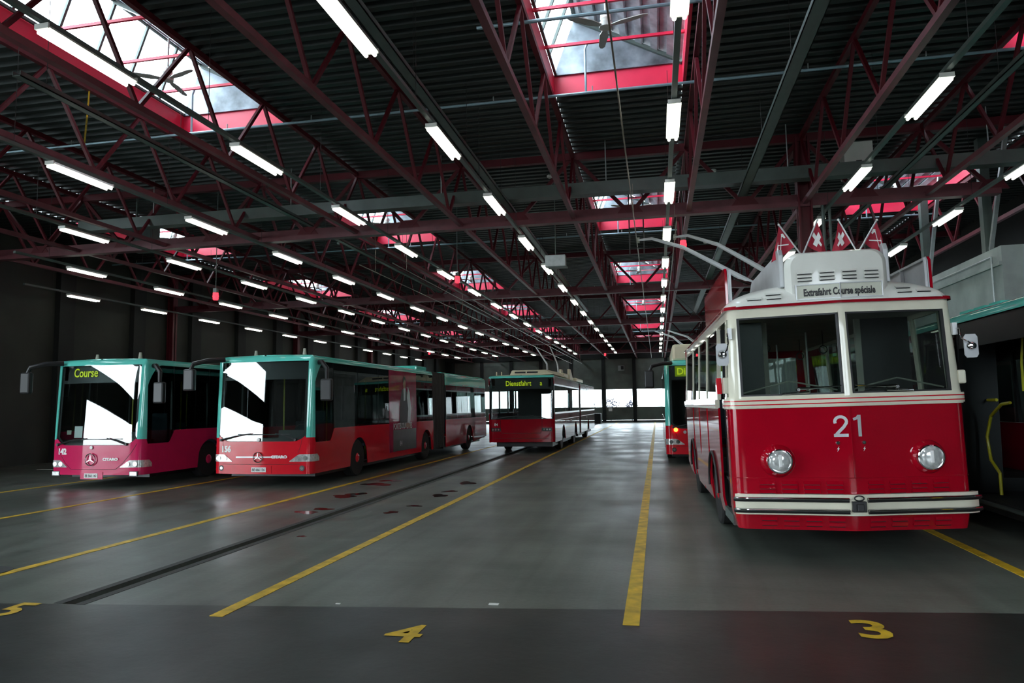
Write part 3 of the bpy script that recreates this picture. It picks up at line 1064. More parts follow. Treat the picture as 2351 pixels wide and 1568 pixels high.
    if facelift:
        def gt(u): return zs + .10 * math.sqrt(max(0, 1 - (u / .72) ** 2)) * (1 if abs(u) < .72 else 0)
        w.part('grille', red, r, -.715, .715, lambda u: 2 * zs - gt(u) - .03, lambda u: gt(u) + .0, off=.014, th=.02, nz=3)
        w.part('grille_bar', 'silver', r, -.62, .60, zs - .012, zs + .02, off=.022, th=.02)
    seam = MB()
    if facelift:
        for sg in (-1, 1):
            seam.tube([w.P(sg * 1.04, 1.16, .002), w.P(sg * 1.0, .95, .002), w.P(sg * .93, .78, .002)], .004, 5)
        seam.tube([w.P(-1.0 + .1 * k, .525, .002) for k in range(21)], .004, 5)
    else:
        for sg in (-1, 1):
            seam.tube([w.P(sg * 1.13, 1.03, .002), w.P(sg * 1.0, .82, .002), w.P(sg * .80, .58, .002), w.P(sg * .62, .43, .002)], .005, 5)
        seam.tube([w.P(-.62 + .124 * k, .43, .002) for k in range(11)], .005, 5)
    seam.build('panel_seam', 'ink', r)
    c = w.P(-.03, zs, .035)
    star_emblem(r, c, .115 if facelift else .14)
    if not roof_box:
        text_on(fr(.03), 'CITARO', .085, 'model_lettering', 'letter', r, bold=.006, sx=1.25, x0=.30, y0=zs - .02)
    bd = w.P(-.03, (1.09 if facelift else .95), .02)
    MB().lathe([(-.012, .035), (0, .045)], bd, 'y', 16).build('round_badge', 'letter', r, True)
    zp = .405 if facelift else .285
    w.part('plate_holder', red, r, -.32, .30, zp - .085, zp + .085, off=.012, th=.02)
    pl = w.part('number_plate', 'plate', r, -.20, .17, zp - .055, zp + .055, off=.024, th=.015)
    if plate:
        text_on(fr(.027), plate, .085, 'plate_text', 'ink', pl, bold=.002, sx=.82, align='CENTER', x0=-.015, y0=zp - .03)
    if number:
        text_on(fr(.004), number, .19, 'fleet_number', 'letter', r, bold=.011, sx=.98, x0=-1.06, y0=.815 if facelift else .79)
    # wipers
    zw = 1.09 if facelift else 1.02
    for a, b, c in ((-1.05, -.22, .42), (.88, .40, -.30)):
        m = MB().tube([w.P(a, zw, .03), w.P((a + b) / 2, zw + .09, .05), w.P(b, zw + .15, .04)], [.022, .014, .01], 6)
        m.tube([w.P(b - .35 * (1 if b < c else -1), zw + .13, .025), w.P(c, zw + .12, .025)], .009, 5)
        m.lathe([(-.05, .03), (0, .035)], w.P(a, zw, .0), 'y', 10)
        m.build('wiper', 'black', r, True)
    # mirrors
    for sg, pts, mz in ((-1, [(-1.05, .05, 3.0), (-1.3, -.22, 2.98), (-1.62, -.34, 2.9), (-1.70, -.36, 2.72)], 2.26), (1, [(1.2, .35, 2.9), (1.36, .28, 2.9), (1.50, .25, 2.75), (1.50, .25, 2.5)], 1.98)):
        m = MB().tube(pts, [.06, .06, .055, .045], 8)
        x, y, _ = pts[-1]
        o = m.build('mirror', 'black', r, True)
        MB().box(x - .14, x + .14, y - .07, y + .07, mz, mz + .52).build('mirror_housing', 'black', o, bevel=.04)
    # inside
    MB().box(-1.2, 1.2, .15, LJ - .05, .36, .40).build('cabin_floor', 'inner', r)
    MB().box(-1.15, 1.15, .12, .55, .4, 1.12).box(.25, 1.0, .3, .62, 1.12, 1.30).build('dashboard', 'inner', r)
    MB().box(-1.2, 1.2, .5, LJ - .05, 2.90, 2.93).build('headlining', 'inner', r)
    if seats:
        y = 3.3
        while y < LJ - 1:
            for x in (-.95, -.5, .5, .95):
                MB().box(x - .2, x + .2, y, y + .42, .75, .84).box(x - .2, x + .2, y + .36, y + .45, .80, 1.45).build('seat', 'seat', r, bevel=.02)
            y += 1.6
        for x, y in ((-.35, 1.6), (.35, 2.6), (-.35, 3.8), (.35, 5.2), (-.35, 6.8)):
            if y < LJ: MB().tube([(x, y, .4), (x, y, 2.9)], .017, 6).build('handrail', 'yellowbar', r)
    MB().box(.42, .9, .95, 1.4, .9, 1.0).box(.42, .9, 1.36, 1.46, .95, 1.75).build('driver_seat', 'seat', r, bevel=.03)
    ring = [(.68 + .22 * math.cos(t), .72 - .10 * math.sin(t), 1.25 + .18 * math.sin(t)) for t in lerp(0, 2 * PI, 20)]
    MB().tube(ring, .014, 6).build('steering_wheel', 'black', r)
    # wheels
    for y in arches:
        for x in (-1.08, 1.08):
            wheel(r, x, y, hub=red if y == arches[0] else 'red_dark')
    for y in arches:
        MB().box(-.9, .9, y - .5, y + .5, .35, .60).build('axle_housing', 'black', r)
    MB().box(-1.1, 1.1, .5, LJ - .3, .20, .32).build('underframe', 'black', r)
    for x, y in ((-.5, .5), (.9, .3)):
        MB().tube([(x, y, 3.08), (x, y, 3.24)], [.05, .03], 8).build('aerial', 'innercream', r, True)
    if joint:
        J0, J1 = joint
        m = MB()
        n = 22
        for k in range(n):
            a, b = J0 + (J1 - J0) * k / n, J0 + (J1 - J0) * (k + .82) / n
            d = .03 if k % 2 else 0
            for sg in (-1, 1):
                m.box(min(sg * (1.22 - d), sg * 1.15), max(sg * (1.22 - d), sg * 1.15), a, b + .02, .30, 3.04)
            m.box(-1.22, 1.22, a, b + .02, 3.0, 3.06)
        m.build('bellows', 'bellows', r)
        a2 = arch(back_arch, Z0, .56)
        sA, sB = w.side(J1), w.side(L)
        for sg in (-1, 1):
            w.part('body_panel', red, r, min(sg * sA, sg * sB), max(sg * sA, sg * sB), lambda u: max(a2(yy(u)), .30 + .12 * max(0, yy(u) - L + 2) / 2), 1.32, nz=2)
            w.part('cornice', 'turq', r, min(sg * sA, sg * sB), max(sg * sA, sg * sB), 2.93, 3.07, off=.004, nz=6)
            w.part('upper_panel', 'turq', r, min(sg * sA, sg * sB), max(sg * sA, sg * sB), 2.62, 2.93, off=.0, nz=1)
            ys = lerp(J1 + .05, L - .1, 4)
            for a, c in zip(ys, ys[1:]):
                u0, u1 = sg * w.side(a + .02), sg * w.side(c - .02)
                w.part('side_window', 'tint', r, min(u0, u1), max(u0, u1), 1.33, 2.61, off=-.003, th=.008)
            m = MB()
            for c in ys: w.patch(m, sg * w.side(c - .05), sg * w.side(c + .05) if c < L - .2 else sg * w.side(L - .01), 1.33, 2.62, off=-.02, th=.05)
            m.build('window_post', 'black', r)
            for k in range(3):
                MB().tube([w.P(sg * w.side(J1 + .5 + 1.9 * k), 2.66, .02), w.P(sg * w.side(J1 + 1.3 + 1.9 * k), 2.66, .02)], .012, 5).build('drip_rail', 'silver', r)
        MB().box(-1.1, 1.1, J1, L, 3.07, 3.11).box(-1.15, 1.15, J1, L - .02, 3.04, 3.08).build('roof', 'turq', r)
        MB().box(-1.0, 1.0, J0 - 1.0, J0 + .1, 3.08, 3.24).build('roof_unit', 'turq', r, bevel=.05)
        MB().box(-1.2, 1.2, J1, L - .05, .36, .40).build('cabin_floor', 'inner', r)
        MB().box(-1.1, 1.1, J1 + .2, L - .6, .22, .32).build('underframe', 'black', r)
        for y in back_arch:
            for x in (-1.08, 1.08):
                wheel(r, x, y, hub='red_dark')
        y = J1 + .7
        while y < L - .8:
            for x in (-.95, .95):
                MB().box(x - .2, x + .2, y, y + .42, .75, .84).box(x - .2, x + .2, y + .36, y + .45, .80, 1.45).build('seat', 'seat', r, bevel=.02)
            y += 1.6
    # rear wall
    MB().box(-1.22, 1.22, L - .04, L, .42, 1.5).box(-1.22, 1.22, L - .04, L, 2.6, 3.05).box(-1.22, -1.08, L - .04, L, 1.5, 2.6).box(1.08, 1.22, L - .04, L, 1.5, 2.6).build('rear_panel', red, r)
    MB().box(-1.08, 1.08, L - .03, L - .02, 1.5, 2.6).build('rear_window', 'tint', r)
    return r, w

# the long red and turquoise bus numbered 156
b156, w156 = city_bus((-9.125, 15.2, 0), 'long red and turquoise articulated city bus numbered 156', 'red and turquoise city buses', '156', 'red_bright',
                      L=17.0, joint=(9.05, 10.6), plate='BE 666 156', arches=(2.66, 8.32), back_arch=(14.05,))
# open-doors poster film on its side
s0, s1 = w156.side(4.82), w156.side(7.26)
ad = w156.part('advert_panel', 'ad', b156, s0, s1, .46, 2.93, off=.006, th=.006, nz=4)
fa = lambda x, y: w156.P(s0 + x, y, .012)
def decal(name, mat, poly, o=.012):
    m = MB()
    m.add([w156.P(s0 + x, y, o) for x, y in poly], [tuple(range(len(poly)))])
    return m.build(name, mat, ad)
decal('caption_box', 'adgrey', [(.30, .47), (2.36, .47), (2.36, 1.12), (.30, 1.12)], .010)
decal('printed_suit', 'cloth', [(.85, 1.16), (1.75, 1.16), (1.8, 1.5), (1.62, 2.1), (1.45, 2.38), (1.28, 2.42), (1.08, 2.35), (.92, 2.0), (.84, 1.5)])
decal('printed_sleeve', 'silver', [(1.52, 1.30), (1.74, 1.22), (1.9, 1.75), (1.78, 2.28), (1.62, 2.45), (1.52, 2.1), (1.62, 1.75)], .014)
decal('printed_shirt', 'silver', [(1.22, 2.0), (1.36, 2.02), (1.40, 2.40), (1.22, 2.40)], .014)
decal('printed_head', 'skin', [(1.22, 2.40), (1.36, 2.40), (1.42, 2.52), (1.40, 2.68), (1.30, 2.75), (1.20, 2.68), (1.17, 2.52)], .014)
decal('printed_hair', 'cloth', [(1.17, 2.60), (1.20, 2.56), (1.28, 2.68), (1.38, 2.66), (1.42, 2.60), (1.41, 2.72), (1.30, 2.80), (1.18, 2.72)], .016)
decal('printed_hand', 'skin', [(1.36, 1.18), (1.72, 1.14), (1.80, 1.26), (1.55, 1.32), (1.36, 1.28)], .018)
text_on(fa, 'PORTES OUVERTES', .25, 'caption', 'adgrey', ad, bold=.008, sx=.78, x0=.30, y0=1.14).data.materials[0] = M['silver']
text_on(fa, '84', .22, 'caption', 'silver', ad, bold=.004, x0=.85, y0=.62)
MB().box(.30, 1.6, 0, .002, 0, .012)

# the older bus numbered 142
b142, w142 = city_bus((-13.29, 14.8, 0), 'red and turquoise city bus numbered 142, at the far left', 'red and turquoise city buses', '142', 'red_pink', L=11.6,
                      led=[('Course', -.82, 'LEFT', .30, .82)], facelift=False, plate='BE 560 142', arches=(2.65, 8.2))
m = MB()
w142.patch(m, -.62, -.38, 1.18, 1.46, off=-.05, th=.006)
m.build('paper_sheet', 'letter', b142)
m = MB()
w142.patch(m, -.86, -.72, 1.26, 1.36, off=-.05, th=.006)
m.build('sticker', 'innercream', b142)

# the trolleybus parked behind the old one, and the bus at the right edge
bg_, wg_ = city_bus((1.49, 21.6, 0), 'dark trolleybus with beige roof box parked behind the old trolleybus', 'red and turquoise city buses', None, 'red_bright', L=11.5,
                    led=[('Dienstfahrt', -.9, 'LEFT', .28, 1.0)], ledbig=True, roof_box=True, arches=(2.7, 8.2), bulge=.03)
MB().box(-1.15, 1.15, 2.2, 2.25, .4, 2.9).build('bulkhead', 'inner', bg_)  # added panel, keeps the bright rear windows from showing through the windscreen
MB().box(-1.0, 1.0, .25, 4.6, 3.08, 3.58).build('roof_box', 'cream_roof', bg_, bevel=.08)
for q in (-.28, .28):
    MB().tube([(q, 4.5, 3.66), (q - .5, 7.4, 4.45), (q - 1.2, 10.2, 5.0)], [.05, .04, .03], 8).build('trolley_pole', 'silver', bg_, True)
for (u, z, mat, rr) in ((-.98, 1.02, 'lit_amber', .055), (-.72, .95, 'lens', .045)):
    p = wg_.P(u, z, .01)
    MB().lathe([(-.03, rr), (0, rr * 1.1)], p, 'y', 14).build('front_lamp', mat, bg_, True)
MB().lathe([(-.03, .04), (.03, .04)], (-1.22, -.02, 3.0), 'y', 12).build('marker_lamp', 'lit_amber', bg_, True)
br_, wr_ = city_bus((5.70, 8.7, 0), 'dark city bus with turquoise roof and open door, cut by the right edge', 'red and turquoise city buses', None, 'red_dark', L=11.8,
                    doors=[(.95, 3.1), (5.4, 6.8)], arches=(3.95, 8.5), seats=False)
for d0, d1 in ((.95, 3.1), (5.4, 6.8)):
    for a, b in ((d0, d0 + .06), (d1 - .06, d1)):
        wr_.part('door_leaf', 'black', br_, -wr_.side(b), -wr_.side(a), .42, 2.9, off=-.02, th=.5)
    MB().box(-1.26, -.7, d0 + .05, d1 - .05, .33, .37).build('door_step', 'steel_grey', br_)
MB().tube([(-1.0, 2.55, .45), (-1.0, 2.55, .75), (-1.02, 2.75, .92), (-1.02, 2.82, 1.25), (-1.0, 2.7, 1.55), (-1.0, 2.35, 1.72), (-1.0, 2.1, 1.74)], .022, 8).build('handrail', 'yellowbar', br_, True)
MB().tube([(-.9, 3.0, 1.78), (-.9, 2.72, 1.78)], .022, 8).build('handrail', 'yellowbar', br_, True)
MB().tube([(-.6, 2.6, 1.9), (-.62, 2.55, 2.3), (-.6, 2.5, 2.7)], .018, 8).build('handrail', 'yellowbar', br_, True)
m = MB()
for k in range(3):
    m.box(-1.0 + .02, -.8, 2.2 + .5 * k, 2.55 + .5 * k, 3.10, 3.16)
m.build('roof_vent', 'turq', br_)
# ------------------------------------------------------------------ trolleybus numbered 84
def trolley84():
    r = empty('trolleybus', (-5.09, 26.5, 0))
    tag(r, 'red articulated trolleybus numbered 84 with beige roof pod, in mid hall', 'trolleybus')
    L, J0, J1 = 17.2, 8.6, 9.35
    ins = lambda z: (.10 - math.sqrt(max(0, .01 - max(0, z - 2.86) ** 2)) if z > 2.86 else 0)
    w = Wrap(1.28, L, .12, .02, inset=ins, rake=lambda z: .05 * max(0, z - 1.3))
    ar = arch((2.6, 7.0, 13.2), .40, .55)
    yy = lambda u: abs(u) - w.sc + w.r
    zl = lambda u: ar(yy(u)) if abs(u) > w.sc else .42
    for a, b in ((.0, J0), (J1, L)):
        for sg in (-1, 1):
            u0 = 0 if a == 0 else w.side(a)
            u0, u1 = sg * u0, sg * w.side(b)
            if a == 0:
                continue
            w.part('body_panel', 'red_deep', r, min(u0, u1), max(u0, u1), zl, 1.5, nz=2)
    w.part('body_panel', 'red_deep', r, -w.side(J0), w.side(J0), zl, lambda u: 1.28 if abs(u) < w.side(.05) else 1.5, nz=2)
    m = MB()
    for x in (-.80, .80):
        m.tube([w.P(x, 1.27, .003), w.P(x, .92, .003), w.P(x * .94, .76, .003)], .006, 5)
    m.tube([w.P(-.75 + .15 * k, .76, .003) for k in range(11)], .006, 5)
    m.tube([w.P(-1.25 + .25 * k, .56, .003) for k in range(11)], .004, 5)
    m.build('panel_seam', 'ink', r)
    w.part('windscreen', 'screen', r, -1.25, 1.25, 1.30, 2.86, off=0, th=.008, nz=4)
    m = MB()
    w.patch(m, -1.24, 1.24, 2.42, 2.50, off=-.04, th=.01)
    w.patch(m, -1.25, -1.15, 1.3, 2.86, off=-.04, th=.01).v
    w.patch(m, 1.15, 1.25, 1.3, 2.86, off=-.04, th=.01)
    w.patch(m, -1.24, 1.24, 1.29, 1.42, off=-.04, th=.01)
    m.build('windscreen_border', 'black', r)
    b = w.part('destination_box', 'black', r, -1.05, 1.05, 2.50, 2.84, off=-.10, th=.25)
    fr = lambda o: (lambda x, y: w.P(x, y, o))
    text_on(fr(-.075), 'Dienstfahrt', .27, 'destination_text', 'led', b, bold=.002, sx=.82, x0=-.62, y0=2.56)
    text_on(fr(-.075), 'a', .27, 'destination_text', 'led', b, bold=.002, sx=.82, x0=.72, y0=2.56)
    text_on(fr(.004), '84', .14, 'fleet_number', 'letter', r, bold=.003, x0=-1.05, y0=1.04)
    w.part('cornice', 'turq', r, -w.side(L), w.side(L), 2.86, 2.96, off=.003, nz=5, fine=False)
    w.roof('roof', 'cream_roof', r, 2.955, .06)
    for sg in (-1, 1):
        u0, u1 = sg * .80, sg * 1.17
        h = w.part('headlight', 'black', r, min(u0, u1), max(u0, u1), .83, .96, off=.012, th=.03)
        for q in (.88, .99, 1.10):
            MB().lathe([(-.03, .035), (-.01, .045)], w.P(sg * q, .895, .012), 'y', 12).build('reflector', 'chrome', h, True)
        for a, c in ((.1, J0), (J1, L - .05)):
            w.part('roof_panel', 'red_trim', r, min(sg * w.side(a), sg * w.side(c)), max(sg * w.side(a), sg * w.side(c)), 2.60, 2.86, nz=1)
            w.part('drip_rail', 'silver', r, min(sg * w.side(a), sg * w.side(c)), max(sg * w.side(a), sg * w.side(c)), 2.55, 2.61, off=.015)
            w.part('waist_rail', 'silver', r, min(sg * w.side(a), sg * w.side(c)), max(sg * w.side(a), sg * w.side(c)), 1.46, 1.53, off=.015)
            w.part('side_moulding', 'silver', r, min(sg * w.side(a), sg * w.side(c)), max(sg * w.side(a), sg * w.side(c)), 1.22, 1.245, off=.012)
            ys = lerp(a + .05, c - .05, 5)
            for p, q in zip(ys, ys[1:]):
                u0, u1 = sg * w.side(p + .03), sg * w.side(q - .03)
                w.part('side_window', 'screen', r, min(u0, u1), max(u0, u1), 1.53, 2.55, off=-.003, th=.008)
            m = MB()
            for p in ys: w.patch(m, sg * w.side(max(.02, p - .04)), sg * w.side(min(L - .01, p + .04)), 1.5, 2.56, off=-.01, th=.05)
            m.build('window_post', 'black', r)
        for k, y in enumerate((2.0, 3.4, 5.2, 8.1, 12.4)):
            MB().lathe([(-.02, .04), (.02, .03)], w.P(sg * w.side(y), 1.12, .01), 'x', 10).build('marker_lamp', 'lens', r, True)
    m = MB()
    for k in range(12):
        a = J0 + (J1 - J0) * k / 12
        m.box(-1.24 + .02 * (k % 2), 1.24 - .02 * (k % 2), a, a + .075, 2.60, 2.94)
        for sg in (-1, 1):
            m.box(min(sg * 1.24, sg * 1.18), max(sg * 1.24, sg * 1.18), a, a + .075, .40, 2.62)
    m.build('bellows', 'bellows', r)
    # roof pod with vents
    pod = MB().add([(-.50, .35, 2.98), (1.24, .35, 2.98), (1.24, 4.6, 2.98), (-.50, 4.6, 2.98), (-.44, .48, 3.17), (.92, .48, 3.17), (.92, 4.4, 3.22), (-.44, 4.4, 3.22)],
                   [(0, 3, 2, 1), (4, 5, 6, 7), (0, 1, 5, 4), (1, 2, 6, 5), (2, 3, 7, 6), (3, 0, 4, 7)]).build('roof_pod', 'cream_roof', r, bevel=.03)
    for x in (-.30, .18):
        MB().box(x, x + .42, .385, .45, 3.05, 3.11).build('vent', 'ink', pod)
    MB().box(-.5, 1.0, 5.2, 7.2, 2.98, 3.25).build('roof_unit', 'cream_roof', r, bevel=.05)
    MB().box(-1.0, 1.0, 10.2, 13.5, 2.98, 3.2).build('roof_unit', 'cream_roof', r, bevel=.05)
    for x in (.55, .95):
        MB().add([(x, 6.8, 2.98), (x + .12, 6.8, 2.98), (x + .12, 8.2, 2.98), (x, 8.2, 2.98), (x, 6.9, 3.5), (x + .1, 6.9, 3.5), (x + .1, 7.4, 3.5), (x, 7.4, 3.5)],
                 [(0, 3, 2, 1), (4, 5, 6, 7), (0, 1, 5, 4), (1, 2, 6, 5), (2, 3, 7, 6), (3, 0, 4, 7)]).build('pole_base', 'cream_roof', r)
    for x, tx in ((-.05, -1.85), (.5, -1.0)):
        MB().tube([(x, 7.2, 3.25), (x - .45, 10.0, 3.95), (tx, 14.6, 5.22)], [.05, .045, .03], 8).build('trolley_pole', 'silver', r, True)
    for x in (-1.05, -.85):
        MB().tube([(x, .5, 2.98), (x, .5, 3.12)], .025, 6).build('aerial', 'cream_roof', r)
    MB().box(-1.15, 1.15, .3, J0, .40, .46).box(-1.15, 1.15, J1, L, .40, .46).build('cabin_floor', 'inner', r)
    MB().box(-1.1, 1.1, .15, .6, .46, 1.30).build('dashboard', 'inner', r)
    MB().box(-.7, 1.2, 3.0, 3.04, .46, 2.9).build('bulkhead', 'inner', r)  # added panel, blocks daylight showing through the bus from behind
    MB().box(-1.2, .1, J0 - .2, J0 - .16, .46, 2.9).build('bulkhead', 'inner', r)  # second added panel, shuts off more of the bright view behind
    MB().box(-1.1, 1.1, .6, J0 - .1, .22, .40).box(-1.1, 1.1, J1 + .1, L - .6, .22, .40).build('underframe', 'black', r)
    for y in (2.6, 7.0, 13.2):
        for x in (-1.06, 1.06):
            wheel(r, x, y, .46, .26, 'silver')
    for y in (3.6, 5.2, 10.6, 12.2):
        for x in (-.85, .85):
            MB().box(x - .2, x + .2, y, y + .42, .8, .88).box(x - .2, x + .2, y + .36, y + .45, .85, 1.45).build('seat', 'seat', r)
    for a, c in ((-1.0, .0), (.95, .25)):
        MB().tube([w.P(a, 1.30, .02), w.P((a + c) / 2, 1.38, .05), w.P(c, 1.42, .04)], [.022, .014, .01], 6).build('wiper', 'black', r, True)
    MB().box(-1.2, 1.2, L - .04, L, .42, 1.5).box(-1.2, 1.2, L - .04, L, 2.5, 2.95).build('rear_panel', 'red_deep', r)
    MB().box(-1.1, 1.1, L - .03, L - .02, 1.5, 2.5).build('rear_window', 'tint', r)
trolley84()

# ------------------------------------------------------------------ the old trolleybus numbered 21
def trolley21():
    loc, yaw, roll = Vector((2.2, 9.0, 0)), math.radians(1.6), -.016
    r = empty('vintage_trolleybus', loc, (0, roll, yaw))
    tag(r, 'old red and cream trolleybus numbered 21 with white roof and flags', 'trolleybus')
    inv = (Matrix.Translation(loc) @ Matrix.Rotation(yaw, 4, 'Z') @ Matrix.Rotation(roll, 4, 'Y')).inverted()
    L = 7.6
    def ins(z):
        if z < .5: return .05 * ((.5 - z) / .2) ** 2
        if z < 1.85: return 0
        return .055 * (z - 1.85) / 1.1
    w = Wrap(1.32, L, .17, .17, vee=True, inset=ins)
    sd = w.side
    yy = lambda u: abs(u) - w.sc + w.r
    ar = arch((2.28, 6.05), .31, .57, .50)
    def zl(u):
        y = yy(u)
        z = ar(y) if abs(u) > w.sc else .31
        if y > 6.6: z = max(z, .31 + .22 * (y - 6.6))
        return z
    D0, D1 = .36, 1.22                              # the open front door on the left side
    body = w.part('body_panel', 'red_deep', r, -sd(D0), sd(L), zl, 1.745, nz=6, th=.03)
    w.part('body_panel', 'red_deep', r, -sd(L), -sd(D1), zl, 1.745, nz=6, th=.03)
    m = MB()
    us = [-1.36 + 2.72 * k / 40 for k in range(41)]
    m.tube([w.P(u, .915, .001) for u in us], .005, 5)
    m.tube([w.P(0, z, .002) for z in lerp(.92, 1.74, 6)], .005, 5)
    m.build('panel_seam', 'red_trim', r)
    for y in (2.79, 4.26, 5.62):
        w.part('side_seam', 'red_trim', r, -sd(y + .03), -sd(y), zl, 1.74, off=.008, th=.01, nz=2)
    # cream waist moulding with red lines
    for a, b in ((-sd(D0), sd(L)), (-sd(L), -sd(D1))):
        w.part('waist_moulding', 'cream', r, a, b, 1.75, 1.862, off=.035, th=.06, nz=1)
        w.part('waist_line', 'red_bright', r, a, b, 1.825, 1.838, off=.038, th=.006)
        w.part('waist_line', 'red_bright', r, a, b, 1.775, 1.787, off=.038, th=.006)
        w.part('waist_bead', 'cream', r, a, b, 1.738, 1.752, off=.02, th=.03)
    # window frames
    w.part('header', 'cream', r, -sd(L), sd(L), 2.845, 2.955, nz=1, fine=False)
    w.part('window_sill', 'cream', r, -sd(D0), sd(L), 1.855, 1.885, off=.004)
    w.part('window_sill', 'cream', r, -sd(L), -sd(D1), 1.855, 1.885, off=.004)
    w.part('centre_post', 'cream', r, -.042, .042, 1.86, 2.86, off=.02, th=.06, nz=4)
    e = 1.185
    for sg in (-1, 1):
        a, b = sorted((sg * e, sg * (w.sc - .06)))
        w.part('corner_post', 'cream', r, a, b, 1.86, 2.86, nz=4, th=.05)
        a, b = sorted((sg * (w.sc + .04), sg * sd(.34)))
        w.part('corner_post', 'cream', r, a, b, 1.86, 2.86, nz=4, th=.05)
        a, b = sorted((sg * (w.sc - .06), sg * (w.sc + .04)))
        w.part('corner_window', 'oldglass', r, a, b, 1.88, 2.85, off=-.01, th=.006)
        a, b = sorted((sg * .045, sg * e))
        w.part('windscreen', 'oldglass', r, a, b, 1.882, 2.848, off=-.012, th=.006)
        m = MB()
        for u0, u1 in ((a, a + .028), (b - .028, b)):
            w.patch(m, u0, u1, 1.885, 2.848, off=-.002, th=.04, nz=3)
        w.patch(m, a, b, 1.885, 1.905, off=-.002, th=.04)
        w.patch(m, a, b, 2.825, 2.848, off=-.002, th=.04)
        m.build('window_gasket', 'black', r)
    ys = [1.24, 2.79, 4.26, 5.62, 7.5]
    for sg in (-1, 1):
        yl = ys if sg < 0 else [.36] + ys
        for p, q in zip(yl, yl[1:]):
            a, b = sorted((sg * sd(p + .03), sg * sd(q - .03)))
            w.part('side_window', 'oldglass', r, a, b, 1.885, 2.845, off=-.01, th=.006)
        for y in yl:
            a, b = sorted((sg * sd(y - .028), sg * sd(y + .028)))
            w.part('window_post', 'cream', r, a, b, 1.86, 2.86, off=.004, th=.05, nz=2)
    # gutter trim and white roof
    w.part('gutter_trim', 'red_trim', r, -sd(L), sd(L), 2.955, 2.995, off=.04, th=.07, nz=2)
    us = [i / 26 for i in range(-26, 27)]
    vs_ = [0, .01, .03, .06, .1, .16, .24, .34, .46, .6, 1.5, 3, 4.5, 6, 6.9, 7.2, 7.4, 7.55, 7.6]
    def rf(t, y):
        x = 1.275 * (math.sin(t * PI / 2) if True else t)
        a = min(1, max(0, (y) / .5)); b = min(1, max(0, (7.6 - y) / .6))
        c = lambda q: (1 - (1 - q) ** 2.4) ** .5
        z = 2.985 + .30 * (max(0, 1 - abs(x / 1.275) ** 2.5)) ** .5 * c(a) * c(b)
        nose = -.16 * (1 - abs(x) / 1.275) * (1 - min(1, y / .6))
        rnd_ = .17 * max(0, (abs(x) - 1.09) / .185) ** 2 * (1 - min(1, y / .6))
        return Vector((x, y + nose + rnd_, z))
    MB().grid(rf, us, vs_).build('roof', 'roofw', r, True)
    # louvres
    def louvre(name, mat, fn, x0, x1, zs, parent, h=.034, d=.022):
        m = MB()
        for z in zs:
            P = [fn(x0, z), fn(x1, z), fn(x1, z + h), fn(x0, z + h)]
            Q = [p + Vector((0, -d, -.004)) for p in P[:2]]
            m.add([P[0], P[1], P[2], P[3], Q[0], Q[1]], [(4, 5, 2, 3), (0, 4, 3), (1, 2, 5), (0, 1, 5, 4)])
        lv = m.build(name, mat, parent)
        sl = MB()
        for z in zs:
            k = Vector((0, -.004, 0))
            sl.add([fn(x0 + .006, z - .013) + k, fn(x1 - .006, z - .013) + k, fn(x1 - .006, z - .001) + k, fn(x0 + .006, z - .001) + k], [(0, 1, 2, 3)])
        sl.build('slot', 'ink', lv)  # flat dark strips standing in for the shade below each blade
        return lv
    fb = lambda x, z: w.P(x, z, .002)
    for sg in (-1, 1):
        for k in range(4):
            c = .215 + .245 * k + (.02 if sg > 0 else 0)
            a, b = sorted((sg * (c - .09), sg * (c + .09)))
            louvre('louvre', 'red_deep', fb, a, b, (.745, .795, .845), r, d=.03)
            louvre('louvre', 'red_deep', fb, a, b, (.365, .425), r, h=.03, d=.007)
    def froof(x, z):
        lo, hi = 0.0, .5
        t = math.asin(min(1, abs(x) / 1.275)) / (PI / 2) * (1 if x > 0 else -1)
        for _ in range(24):
            mid = (lo + hi) / 2
            if rf(t, mid).z < z: lo = mid
            else: hi = mid
        p = rf(t, lo)
        return Vector((x, p.y - .004, z))
    for sg in (-1, 1):
        a, b = sorted((sg * .645, sg * .82)); louvre('louvre', 'roofw', froof, a, b, (3.055, 3.11), r, h=.028, d=.03)
        a, b = sorted((sg * .87, sg * 1.04)); louvre('louvre', 'roofw', froof, a, b, (3.058,), r, h=.028, d=.03)
    # route sign dome
    X, R = .575, .16
    arc = [(-X, 2.98), (-X, 3.60 - R)]
    arc += [(-X + R - R * math.cos(t), 3.60 - R + R * math.sin(t)) for t in lerp(0, PI / 2, 6)][1:]
    arc += [(X - R + R * math.sin(t), 3.60 - R + R * math.cos(t)) for t in lerp(0, PI / 2, 6)]
    arc += [(X, 2.98)]
    def dome(i, k):
        x, z = arc[i]
        top = (z - 2.98) / .62
        f0 = -.155 * (1 - abs(x) / 1.32) + .03
        if k == 0:
            q = .90
            return Vector((x * q, f0, 2.98 + (z - 2.98) * (.955)))
        y = [0, .07, .55, .9][k] + (f0 if k < 2 else 0)
        zz = z - (.10 * top if k == 3 else 0) + (.012 if k == 2 else 0)
        if k == 1: return Vector((x, f0 + .06, z))
        return Vector((x, y, zz))
    n = len(arc)
    dm = MB().grid(lambda i, k: dome(i, k), list(range(n)), [0, 1, 2, 3])
    dm.add([dome(i, 0) for i in range(n)] + [Vector((0, -.125, 2.98)), Vector((0, -.125, 3.57))], [])
    o = len(dm.v) - n - 2
    half = n // 2
    dm.f.append(tuple([o + i for i in range(half)] + [o + n + 1, o + n]))
    dm.f.append(tuple([o + i for i in range(half, n)] + [o + n, o + n + 1]))
    dome_o = dm.build('sign_dome', 'roofw', r, True)
    dome_o.data.set_sharp_from_angle(angle=math.radians(60))
    fd = lambda off: (lambda x, z: Vector((x, -.125 + .11 * abs(x) - off, z)))
